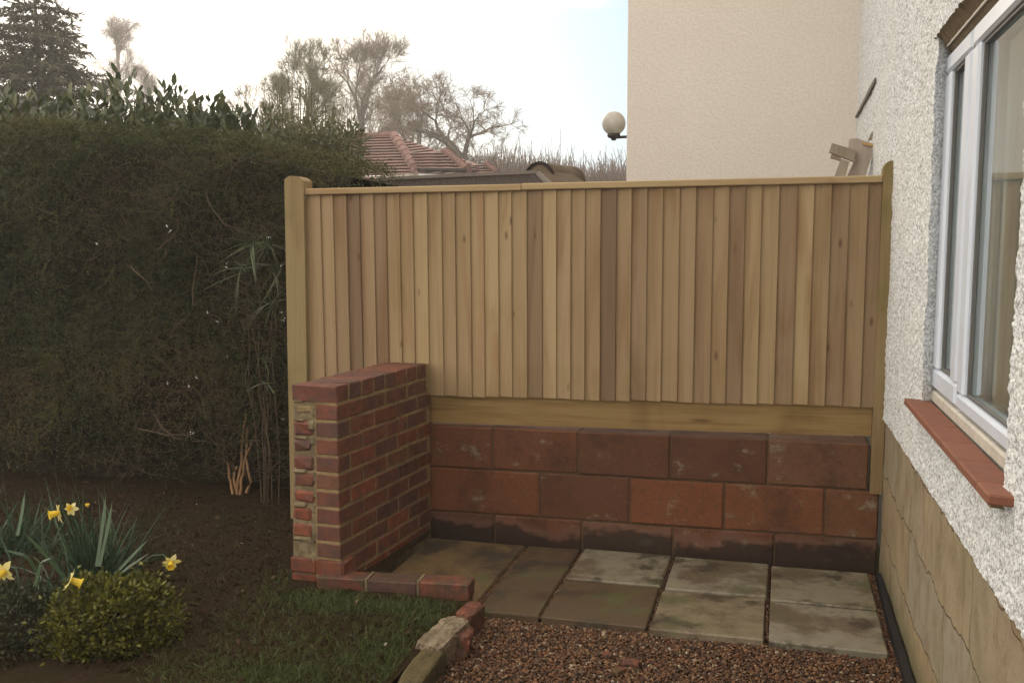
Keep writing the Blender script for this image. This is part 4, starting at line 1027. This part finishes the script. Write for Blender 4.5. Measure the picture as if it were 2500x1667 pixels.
# winter woodland on the skyline at the right
def woodland():
    R = np.random.default_rng(3); L = []
    for k in range(520):
        px = R.uniform(1080, 1600); d = R.uniform(40, 60); b0 = ground_at(px, d)
        tp = np.interp(px, [1080, 1160, 1200, 1260, 1330, 1400, 1600], [385, 368, 362, 378, 396, 388, 385])+R.normal(0, 8)
        h = far(px, tp, d)[2]
        for j in range(5):
            q = b0+np.array((R.normal(0, .7), R.normal(0, .7), 0)); m = 5; pts = [q+np.array((0, 0, h*.35))]
            dr = np.array((R.normal(0, .10), R.normal(0, .10), 1.0))
            for i in range(m-1): pts.append(pts[-1]+(dr+R.normal(0, .06, 3))*h*.65/(m-1)*R.uniform(.7, 1.05))
            L.append((np.array(pts), np.linspace(.05, .014, m)))
            for s in range(6):
                i = R.integers(1, m-1); dd = dr+R.normal(0, .35, 3); dd[2] = abs(dd[2])+.2; l2 = h*.16*R.uniform(.5, 1.3)
                L.append((np.array([pts[i]+dd*l2*t for t in (0, .5, 1)]), np.array([.02, .014, .010])))
    v, f = tubes(L, 3); o = mesh_np('woodland', v, [f], WOODLAND, smooth=True); tag(o, 'far brown winter woodland along the skyline beside the cream wall', 'woodland', kind='stuff')
    b = MB(); pts = [ground_at(px, 62) for px in np.linspace(560, 1700, 40)]
    for i in range(39):
        h0 = 4.6+.5*math.sin(i*1.7)+.4*math.sin(i*.6); h1 = 4.6+.5*math.sin((i+1)*1.7)+.4*math.sin((i+1)*.6); p, q = pts[i], pts[i+1]; bk = np.array((0, 6, 0))
        b.add([p, q, q+np.array((0, 0, h1)), p+np.array((0, 0, h0)), p+bk, q+bk, q+bk+np.array((0, 0, h1)), p+bk+np.array((0, 0, h0))], [(0, 1, 2, 3), (3, 2, 6, 7), (4, 5, 6, 7)])
    tag(b.build('far_hills', WOODLAND), kind='structure')
woodland()

# ================================================================== HEDGE AND SHRUBS
def hedge_front(x, z): return .36+.16*(fbm(x*1.6, z*1.6, 70)-.47)*2+.11*(vn(x*5.5, z*4.5, 71)-.5)+.05*(vn(x*13, z*11, 79)-.5)+.10*np.clip((.45-z)/.45, 0, 1)
def hedge_top(x): return np.interp(x, [-6, -3.1, -2.2, -1.3, -.9], [2.28, 2.262, 2.185, 2.05, 1.93])+.05*(vn(x*3, x*0, 72)-.5)
def make_hedge():
    root = empty('hedge', (-2.6, .8, 0)); tag(root, 'tall clipped dark green hedge with brown twiggy patches left of the fence', 'hedge')
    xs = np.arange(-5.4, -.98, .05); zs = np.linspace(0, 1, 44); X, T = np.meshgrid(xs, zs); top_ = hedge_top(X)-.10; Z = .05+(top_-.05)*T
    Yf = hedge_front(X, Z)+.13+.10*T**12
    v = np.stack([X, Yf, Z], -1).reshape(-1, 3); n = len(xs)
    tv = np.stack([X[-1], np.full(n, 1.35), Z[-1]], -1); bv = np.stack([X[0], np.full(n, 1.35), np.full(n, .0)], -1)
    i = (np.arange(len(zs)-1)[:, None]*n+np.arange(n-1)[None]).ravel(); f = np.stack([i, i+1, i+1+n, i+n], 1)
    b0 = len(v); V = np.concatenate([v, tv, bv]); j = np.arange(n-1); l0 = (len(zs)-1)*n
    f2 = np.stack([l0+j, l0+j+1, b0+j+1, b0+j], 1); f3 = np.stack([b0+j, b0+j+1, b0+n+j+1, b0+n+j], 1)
    mesh_np('inner_core', V, [np.concatenate([f, f2, f3])], HCORE, root, smooth=True)  # dark solid put behind the leaves to block light, standing for inner twigs
    # leaves on the face, the top and the right-hand end
    N = 120000
    x = -5.3+4.28*rng.random(N)**.85; z = .08+(hedge_top(x)-.06)*rng.random(N)
    thin = fbm(x*2.3, z*2.3, 75); low = np.clip((z-.1)/.5, .18, 1); k = rng.random(N) < np.clip((thin-.22)*3.2, .25, 1)*low*np.where(x > -1.75, .55, 1); x, z = x[k], z[k]
    y = hedge_front(x, z)+rng.exponential(.05, len(x))-.03
    y += .12*np.clip((z-(hedge_top(x)-.12))/.12, 0, 1)
    M = 45000; x2 = -5.3+4.3*rng.random(M); y2 = rng.uniform(.36, 1.35, M); z2 = hedge_top(x2)+rng.normal(0, .022, M)-.02+.03*(vn(x2*9, y2*9, 5)-.5)-.10*np.clip((.48-y2)/.15, 0, 1)
    M3 = 9000; x3 = -1.0+rng.normal(0, .035, M3); y3 = rng.uniform(.4, 1.3, M3); z3 = rng.uniform(.3, 1.95, M3)
    P = np.concatenate([np.stack([x, y, z], 1), np.stack([x2, y2, z2], 1), np.stack([x3, y3, z3], 1)]); n = len(P)
    d = rng.normal(size=(n, 3))*.8+np.array((0, -.45, .25)); L = rng.uniform(.010, .022, n)
    # flat drooping sprays, each a shoot with leaves on both sides
    S = 20000; sx = -5.3+4.35*rng.random(S)**.85; sz = .15+(hedge_top(sx)-.10)*rng.random(S)**.9; keep = rng.random(S) < np.clip((fbm(sx*2.3, sz*2.3, 75)-.22)*3.4, .2, 1)*np.clip((sz-.1)/.6, .2, 1); sx, sz = sx[keep], sz[keep]; S = len(sx)
    o = np.stack([sx, hedge_front(sx, sz)+.02+rng.uniform(-.03, .04, S), sz], 1); o[:, 1] += .10*np.clip((sz-(hedge_top(sx)-.12))/.12, 0, 1)
    ax_ = unit(np.stack([rng.normal(0, .75, S), -.25-.5*rng.random(S), rng.normal(-.05, .6, S)], 1)); sl_ = rng.uniform(.05, .12, S); nrm = unit(np.cross(ax_, rng.normal(size=(S, 3)))); sid = np.cross(nrm, ax_)
    q = 11; P2 = []; D2 = []
    for t in range(q):
        u = (t+.5)/q; c_ = o+ax_*(sl_*u)[:, None]+np.array((0, 0, -1))*(sl_*u*u*.25)[:, None]; P2.append(c_); D2.append(ax_*.75+sid*(.8 if t % 2 else -.8)*(1.1-u)+rng.normal(size=(S, 3))*.12)
    P2 = np.stack(P2, 1).reshape(-1, 3); D2 = np.stack(D2, 1).reshape(-1, 3); L2 = rng.uniform(.010, .019, len(P2)); N2 = np.repeat(nrm, q, 0)+rng.normal(size=(len(P2), 3))*.25
    v, f = mini_quads(np.concatenate([P, P2]), np.concatenate([d, D2]), np.concatenate([rand_dirs(n), N2]), np.concatenate([L, L2]), np.concatenate([L*rng.uniform(.35, .6, n), L2*.36]))
    br = fbm(P[:, 0]*1.5+9, P[:, 2]*1.5, 77); r = np.clip(rng.random(n)*.55+np.clip(br-.47, 0, 1)*1.9, 0, 1)
    br2 = fbm(o[:, 0]*1.5+9, o[:, 2]*1.5, 77); r2 = np.repeat(np.clip(rng.random(S)*.55+np.clip(br2-.49, 0, 1)*1.8, 0, 1), q)+rng.normal(0, .06, len(P2))
    mesh_np('leaves', v, [f], HEDGE, root, rnd=np.clip(np.concatenate([r, r2]), 0, 1))
    # twigs that show through
    L = []; R = np.random.default_rng(8)
    for q in range(2200):
        x0 = R.uniform(-4.6, -1.05) if q > 1600 else R.uniform(-2.6, -1.05); z0 = R.uniform(.1, 2.0); y0 = float(hedge_front(x0, z0))-.01+R.uniform(-.03, .06)
        d = np.array((R.normal(0, 1), R.normal(-.1, .22), R.normal(.25, .8))); d /= np.linalg.norm(d); l = R.uniform(.06, .24); p = np.array((x0, y0, z0)); pts = [p]
        for i in range(5): d = d+R.normal(0, .25, 3)*np.array((1, .4, 1)); d /= np.linalg.norm(d); p = p+d*l/5; pts.append(p)
        L.append((np.array(pts), np.linspace(R.uniform(.0012, .0028), .0007, 6)))
    v, f = tubes(L, 4); mesh_np('twigs', v, [f], TWIG, root, smooth=True)
    # a few stouter bare branches
    L = []
    for path in ([(440, 700), (446, 655), (452, 610), (455, 570), (480, 545)], [(395, 545), (385, 575), (372, 600), (350, 610), (335, 595)], [(360, 575), (380, 555), (405, 540), (408, 505)], [(355, 950), (375, 985), (400, 1005), (430, 1012)],
                 [(320, 985), (370, 995), (430, 1000), (475, 1018)], [(405, 420), (410, 440), (380, 470), (355, 500)], [(470, 440), (500, 500), (520, 520), (560, 525)], [(300, 610), (330, 640), (350, 670)], [(600, 1012), (560, 1012), (540, 1015)]):
        P = []
        for i, (px, py) in enumerate(path):
            r_ = ray(px, py); P.append(CAM+r_*((.27-CAM[1]-.02*i % .05)/r_[1]))
        P = np.array(P); t = np.linspace(0, 1, 9); ti = np.linspace(0, 1, len(P)); Q = np.stack([np.interp(t, ti, P[:, a]) for a in range(3)], 1)+rng.normal(0, .004, (9, 3))
        L.append((Q, np.linspace(.0050, .0020, 9)))
    hbm = bark('hedge_branch', (.06, .042, .026), (.10, .07, .043), 30)
    for q in L: v, f = tubes([q], 6); mesh_np('branch', v, [f], hbm, root, smooth=True)
make_hedge()

def leafy_bush(name, c, rad, n, L, W, mat, label, cat, group, seed, stems=14, shell=.75, upb=.5, bark_m=TWIG):
    R = np.random.default_rng(seed); root = empty(name, (c[0], c[1], 0)); tag(root, label, cat, group)
    d = unit(R.normal(size=(n, 3))); rr = (1-(1-shell)*R.random(n)**.8*1.0)*(.90+.20*vn(d[:, 0]*2.2+seed, d[:, 2]*2.2+d[:, 1]*1.7, seed))
    P = np.array(c)+d*np.array(rad)*rr[:, None]; k = P[:, 2] > .15; P = P[k]; d = d[k]; m = len(P)
    # leaves sit in whorls: snap groups of leaves to shared shoot tips
    dirs = d*.8+R.normal(size=(m, 3))*.55+np.array((0, 0, upb)); ll = L*R.uniform(.6, 1.2, m)
    v, f = leaf_quads(P, dirs, unit(d+np.array((0, 0, .6))+R.normal(size=(m, 3))*.3), ll, ll*W)
    mesh_np('leaves', v, [f], mat, root, rnd=np.repeat(R.random(m), 2))
    S = []
    for s in range(stems):
        e = unit(R.normal(size=3)); e[2] = abs(e[2]); e = np.array(c)+e*np.array(rad)*.85; b0 = np.array((c[0]+R.normal(0, .12), c[1]+R.normal(0, .12), -.1)); t = np.linspace(0, 1, 6)[:, None]
        Q = b0+(e-b0)*t+np.array((0, 0, .25))*np.sin(t*math.pi)*R.uniform(.2, 1)+R.normal(0, .02, (6, 3)); S.append((Q, np.linspace(.016, .004, 6)))
    v, f = tubes(S, 5); mesh_np('stems', v, [f], bark_m, root, smooth=True); return root
GL = 'laurel bushes standing behind the hedge'
def laurel(px, py_top, d, w, hgt, n, seed, label):
    t = far(px, py_top, d); leafy_bush('laurel_bush', (t[0], t[1], t[2]-hgt), (w, w*.8, hgt), int(n*2.5), .092, .40, LAUREL, label, 'bush', GL, seed, 18, .50, .45)
laurel(30, 215, 6.4, .55, .60, 900, 101, 'yellowish leafy bush at the far left above the hedge')
laurel(170, 205, 6.9, .60, .75, 1500, 102, 'dark laurel in front of the large spruce')
laurel(285, 190, 7.0, .50, .85, 1300, 103, 'laurel right of the spruce, below the birch trunk')
laurel(385, 182, 7.2, .34, .90, 1100, 104, 'laurel with the tallest leafy shoots, left of the gap of sky')
laurel(470, 205, 7.0, .30, .75, 900, 105, 'laurel with large upright leaves right of the gap of sky')
laurel(535, 250, 6.9, .36, .60, 1000, 106, 'lowest laurel at the right end of the row, beside the bare trees')

def shrub(px, py, d, rad, n, seed, label, L=.05, mat=OLIVE):
    t = far(px, py, d); leafy_bush('leafy_shrub', tuple(t), rad, n, L, .36, mat, label, 'shrub', 'olive green shrubs behind the left fence post', seed, 40, .35, .2, OLIVEBARK)
shrub(735, 370, 7.6, (.34, .4, .36), 3200, 111, 'olive shrub directly above the left fence post')
shrub(640, 360, 7.8, (.30, .4, .38), 2600, 112, 'olive shrub rising at the right end of the hedge')
shrub(800, 345, 8.4, (.16, .3, .30), 900, 113, 'narrow olive shrub in front of the tiled roof')
shrub(690, 275, 9.0, (.40, .5, .42), 900, 114, 'thin see-through olive shrub against the bright sky', .032)

# strap-leaved plants by the post
def strap_plant(pts, label, seed, R0=.0):
    R = np.random.default_rng(seed); c = np.mean([p for p, n in pts], axis=0); root = empty('strap_leaved_plant', (c[0], c[1], .05)); tag(root, label, 'plant', 'strap-leaved plants at the end of the fence')
    C = []; D = []; B = []; L = []
    for p, n in pts:
        for k in range(n):
            C.append(p+R.normal(0, .015, 3)); a = R.normal(size=3)*np.array((1, .6, .7)); a[1] -= .3; a[2] += .15; D.append(a); B.append(np.array((0, -.05, -.45))+R.normal(size=3)*.15); L.append(R.uniform(.10, .24))
    v, f, s = blades(np.array(C), np.array(D), np.array(B), np.array(L), R.uniform(.005, .012, len(C)), 5); mesh_np('leaves', v, [f], STRAP, root, rnd=np.repeat(R.random(len(C)), s))
    S = []
    for p, n in pts:
        b0 = np.array((c[0]+R.normal(0, .05), c[1]+.02, .0)); t = np.linspace(0, 1, 6)[:, None]; S.append((b0+(p-b0)*t+R.normal(0, .022, (6, 3)), np.linspace(.0032, .0016, 6)))
    v, f = tubes(S, 5); mesh_np('canes', v, [f], TWIG, root, smooth=True)
def at_y(px, py, yy): r = ray(px, py); return CAM+r*((yy-CAM[1])/r[1])
strap_plant([(at_y(585, 560, .2), 20), (at_y(560, 620, .2), 16), (at_y(625, 700, .15), 18), (at_y(610, 560, .25), 18), (at_y(570, 690, .22), 10), (at_y(630, 620, .2), 14)], 'green strap-leaved plant crowding the left fence post', 3)
strap_plant([(at_y(600, 830, .22), 7), (at_y(570, 900, .2), 6), (at_y(620, 900, .2), 6)], 'sparse dry strap leaves low beside the brick wall', 4)
strap_plant([(at_y(785, 405, 1.2), 9)], 'pale strap leaves poking up behind the fence top', 5)

# cut shrub with tan stems at the hedge foot
cs = empty('cut_shrub', tuple(flat(550, 1138, .05))); tag(cs, 'leafless shrub with tan cut stems at the foot of the hedge', 'shrub')
S = []; thin = []
for path in ([(535, 1140), (530, 1110), (527, 1080), (522, 1060)], [(543, 1138), (548, 1100), (556, 1060), (556, 1010), (566, 950)], [(552, 1138), (556, 1090), (566, 1040), (570, 980)], [(568, 1132), (577, 1105), (570, 1078), (566, 1050), (578, 1010)], [(545, 1140), (536, 1100), (545, 1070)]):
    P = np.array([at_y(px, py, .40) for px, py in path]); t = np.linspace(0, 1, 9); ti = np.linspace(0, 1, len(P)); S.append((np.stack([np.interp(t, ti, P[:, a]) for a in range(3)], 1)+rng.normal(0, .003, (9, 3)), np.linspace(.010, .006, 9)))
for k in range(26):
    p = at_y(random.uniform(500, 650), random.uniform(940, 1090), .34); q = p+np.array((random.gauss(0, .12), random.uniform(-.05, .02), random.uniform(.08, .38))); t = np.linspace(0, 1, 6)[:, None]
    thin.append((p+(q-p)*t+rng.normal(0, .016, (6, 3)), np.linspace(.0028, .0012, 6)))
v, f = tubes(S, 7); mesh_np('cut_stems', v, [f], CUTSTEM, cs, smooth=True); v, f = tubes(thin, 4); mesh_np('thin_stems', v, [f], TWIG, cs, smooth=True)
# flecks of white blossom in the hedge
P = np.array([at_y(px, py, .24) for px, py in [(383, 520), (391, 530), (519, 604), (521, 616), (224, 560), (475, 716), (499, 738), (645, 720), (650, 735), (440, 995), (385, 880), (452, 868), (434, 886), (521, 820), (648, 610), (665, 862), (650, 962), (620, 545)]])
C = np.repeat(P, 4, 0)+rng.normal(0, .003, (len(P)*4, 3)); v, f = mini_quads(C, rand_dirs(len(C)), rand_dirs(len(C)), .011, .008)
hb = mesh_np('white_blossom', v, [f], WHITEPET, bpy.data.objects['hedge'], rnd=rng.random(len(C)))

# low plants in the bed
def mound(c, r, h, n, mat, name, label, cat, L, seed, stems=0):
    R = np.random.default_rng(seed); root = empty(name, (c[0], c[1], .04)); tag(root, label, cat)
    d = unit(R.normal(size=(n, 3))); d[:, 2] = np.abs(d[:, 2]); lump = .62+.60*vn(d[:, 0]*2.3+seed, d[:, 1]*2.3+d[:, 2]*1.6, seed)+.22*vn(d[:, 0]*7+seed, d[:, 1]*7+d[:, 2]*6, seed+1)+.28*(R.random(n) > .985)
    P = np.array((c[0], c[1], .04))+d*np.array((r, r, h))*(lump*(1-.35*R.random(n)**2))[:, None]
    v, f = mini_quads(P, d+R.normal(size=(n, 3))*.7+np.array((0, 0, .3)), rand_dirs(n), L*R.uniform(.6, 1.3, n), L*.55); mesh_np('leaves', v, [f], mat, root, rnd=R.random(n))
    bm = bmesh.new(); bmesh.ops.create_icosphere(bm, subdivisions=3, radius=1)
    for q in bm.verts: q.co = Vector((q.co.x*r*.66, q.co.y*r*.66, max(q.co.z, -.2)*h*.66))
    me = bpy.data.meshes.new('inner_core'); bm.to_mesh(me); bm.free(); me.materials.append(HCORE); o = bpy.data.objects.new('inner_core', me); COL.objects.link(o); o.parent = root
mound((-.96, -1.72, 0), .20, .22, 9000, MOUND, 'mound_shrub', 'small rounded yellow-green shrub below the daffodils', 'shrub', .021, 201)
mound((-1.38, -1.80, 0), .26, .18, 5000, DARKLOW, 'low_shrub', 'dark low plant in the bottom left corner of the bed', 'shrub', .02, 202)

def daff_leaves(c, n, L, spread, label, seed, w=.0088):
    R = np.random.default_rng(seed); P = np.array((c[0], c[1], .03))+R.normal(0, spread, (n, 3))*np.array((1, 1, 0)); d = R.normal(size=(n, 3))*.38; d[:, 2] = 1
    v, f, s = blades(P, d, R.normal(size=(n, 3))*.22-np.array((0, 0, .10)), L*R.uniform(.55, 1.1, n), R.uniform(.7, 1.2, n)*w, 5)
    o = mesh_np('daffodil_clump', v, [f], DAFLEAF, rnd=np.repeat(R.random(n), s)); return tag(o, label, 'plant', 'clumps of daffodil leaves')
c1 = flat(225, 1345, .05); clump = daff_leaves(c1, 270, .40, .055, 'large clump of blue-green daffodil leaves behind the rounded shrub', 301)
c2 = flat(45, 1265, .05); daff_leaves(c2, 140, .30, .09, 'clump of daffodil leaves at the left edge, behind the others', 302)
c3 = flat(95, 1400, .05); daff_leaves(c3, 45, .24, .06, 'low sparse daffodil leaves left of the rounded shrub', 303)
# bent single leaves
R = np.random.default_rng(9)
def long_leaf(path, y_, label):
    P = np.array([far(px, py, d) for px, py, d in path]); t = np.linspace(0, 1, 10); ti = np.linspace(0, 1, len(P)); Q = np.stack([np.interp(t, ti, P[:, a]) for a in range(3)], 1)
    T = np.gradient(Q, axis=0); s = unit(np.cross(T, np.array((.2, -.6, .75)))); w_ = (.013*np.minimum(1, 3.2*(1-t))*.5)[:, None]
    v = np.concatenate([Q-s*w_, Q+s*w_]); i = np.arange(9); f = np.stack([i, i+1, i+11, i+10], 1)
    return v, f
for path in ([(262, 1335, 3.78), (290, 1305, 3.75), (345, 1268, 3.7)], [(262, 1320, 3.8), (300, 1280, 3.8), (338, 1240, 3.8)], [(150, 1330, 3.75), (100, 1268, 3.7), (50, 1218, 3.65)], [(90, 1320, 3.7), (60, 1275, 3.65), (5, 1262, 3.6)], [(80, 1345, 3.6), (95, 1290, 3.6), (120, 1280, 3.55)],
             [(222, 1300, 3.9), (235, 1210, 3.95), (243, 1135, 4.0)], [(228, 1300, 3.9), (246, 1220, 3.95), (258, 1150, 4.0)], [(40, 1230, 4.1), (50, 1180, 4.15), (57, 1130, 4.2)], [(270, 1330, 3.8), (300, 1390, 3.6), (312, 1412, 3.55)]):
    v, f = long_leaf(path, 0, ''); mesh_np('arching_leaf', v, [f], DAFLEAF, clump, rnd=np.full(9, .95))

def daffodil(px, py, d, face, base, size, label, bud=False, via=None):
    """face: direction the trumpet points; base: soil point of the stem"""
    c = far(px, py, d); root = empty('daffodil', (base[0], base[1], .04)); tag(root, label, 'flower', 'daffodils in the bed')
    F_ = np.array(face, float); F_ /= np.linalg.norm(F_); a = np.cross(F_, (0, 0, 1)); a /= np.linalg.norm(a)+1e-9; b_ = np.cross(a, F_)
    V = []; Fs = []; n = 0; R = np.random.default_rng(int(px))
    for k in range(6):
        th = math.pi/3*k+R.uniform(-.15, .15); r_ = a*math.cos(th)+b_*math.sin(th); t_ = -a*math.sin(th)+b_*math.cos(th)
        L = size*(1.0 if not bud else .6)*R.uniform(.85, 1.1); W = L*.55; lean = -.12+R.uniform(-.2, .25) if not bud else .9
        rows = []
        for t, wv in ((0, .35), (.35, 1.0), (.7, .85), (1., .08)):
            p = c+r_*L*t*(1-.25*abs(lean)*t)+F_*L*lean*t*t+F_*R.normal(0, .02)*L; rows += [p-t_*W*wv*.5+F_*W*.10*wv, p, p+t_*W*wv*.5+F_*W*.10*wv]
        V += rows
        for i in range(3):
            for j in range(2): q = n+i*3+j; Fs.append((q, q+1, q+4, q+3))
        n += 12
    mesh_np('petals', np.array(V), [np.array(Fs)], YELLOW, root, rnd=np.repeat(R.random(6), 6), smooth=True)
    prof = [(.16, -.05), (.24, .15), (.27, .45), (.30, .75), (.43, .95)]; V = []; Fs = []; k = 18
    for i, (ra, h) in enumerate(prof):
        for j in range(k):
            th = 2*math.pi*j/k; fr = 1+(.12*math.cos(th*6) if i == 4 else 0); V.append(c+(a*math.cos(th)+b_*math.sin(th))*ra*size*fr+F_*h*size*(.9 if not bud else .5))
    for i in range(len(prof)-1):
        for j in range(k): Fs.append((i*k+j, i*k+(j+1) % k, (i+1)*k+(j+1) % k, (i+1)*k+j))
    mesh_np('trumpet', np.array(V), [np.array(Fs)], ORANGE, root, rnd=R.random(len(Fs)), smooth=True)
    bk = c-F_*size*.25; nk = bk-F_*size*.35+np.array((0, 0, size*.15)); b0 = np.array((base[0], base[1], .03)); mids = [np.array(m_) for m_ in (via or [])]
    K = np.array([b0]+mids+[nk, bk, c]) if mids else np.array([b0, b0*.45+nk*.55+np.array((0, 0, .05)), nk, bk, c]); t = np.linspace(0, 1, 14); ti = np.concatenate([[0], np.cumsum(np.linalg.norm(np.diff(K, axis=0), axis=1))]); ti /= ti[-1]
    Q = np.stack([np.interp(t, ti, K[:, q]) for q in range(3)], 1); Q[1:-1] = (Q[:-2]+2*Q[1:-1]+Q[2:])/4
    v, f = tubes([(Q, np.full(14, .0032))], 6); mesh_np('stem', v, [f], DAFLEAF, root, rnd=np.full(len(f), .7), smooth=True)
L_ = -RIGHT; tc_ = -np.array(FWD)
daffodil(136, 1177, 3.95, L_*.75+tc_*.55-UP*.15, c1+np.array((-.06, .0, 0)), .045, 'daffodil in profile with petals spread, leftmost at the top of the clump')
daffodil(163, 1168, 4.02, L_*.2+RIGHT*.3+UP*.1+tc_*.4, c1+np.array((-.03, .03, 0)), .030, 'small daffodil between the profile one and the orange bud')
daffodil(201, 1163, 4.05, UP*.9+tc_*.3, c1+np.array((.0, .03, 0)), .022, 'orange daffodil bud above the middle of the clump', True)
daffodil(393, 1289, 3.70, tc_*.7-UP*.5+RIGHT*.2, c1+np.array((.10, -.03, 0)), .036, 'daffodil nodding alone on a long stem over bare soil at the right', False, [far(320, 1300, 3.72), far(350, 1268, 3.7), far(378, 1266, 3.7)])
daffodil(162, 1331, 3.45, RIGHT*.75-UP*.35+np.array(FWD)*.25, flat(130, 1440, .05), .046, 'daffodil facing right above the rounded shrub', False, [far(132, 1400, 3.45), far(134, 1362, 3.45)])
daffodil(10, 1312, 3.5, L_*.3+tc_*.8-UP*.3, flat(40, 1430, .05), .046, 'daffodil at the left edge of the picture', False, [far(42, 1380, 3.5), far(45, 1310, 3.5), far(32, 1290, 3.5)])

# ================================================================== AIR
hz = MB(); hz.box((-45, -14, -1.2), (45, 75, 24)); hm = bpy.data.materials.new('haze'); hm.use_nodes = True; ht = hm.node_tree; ht.nodes.clear()
ho = ht.nodes.new('ShaderNodeOutputMaterial'); hv = ht.nodes.new('ShaderNodeVolumePrincipled'); hv.inputs['Color'].default_value = (.95, .93, .90, 1); hv.inputs['Density'].default_value = HAZE; hv.inputs['Anisotropy'].default_value = 0.3
ht.links.new(hv.outputs[0], ho.inputs['Volume']); tag(hz.build('haze', hm), 'thin pale haze that veils the far trees', 'haze', kind='stuff')
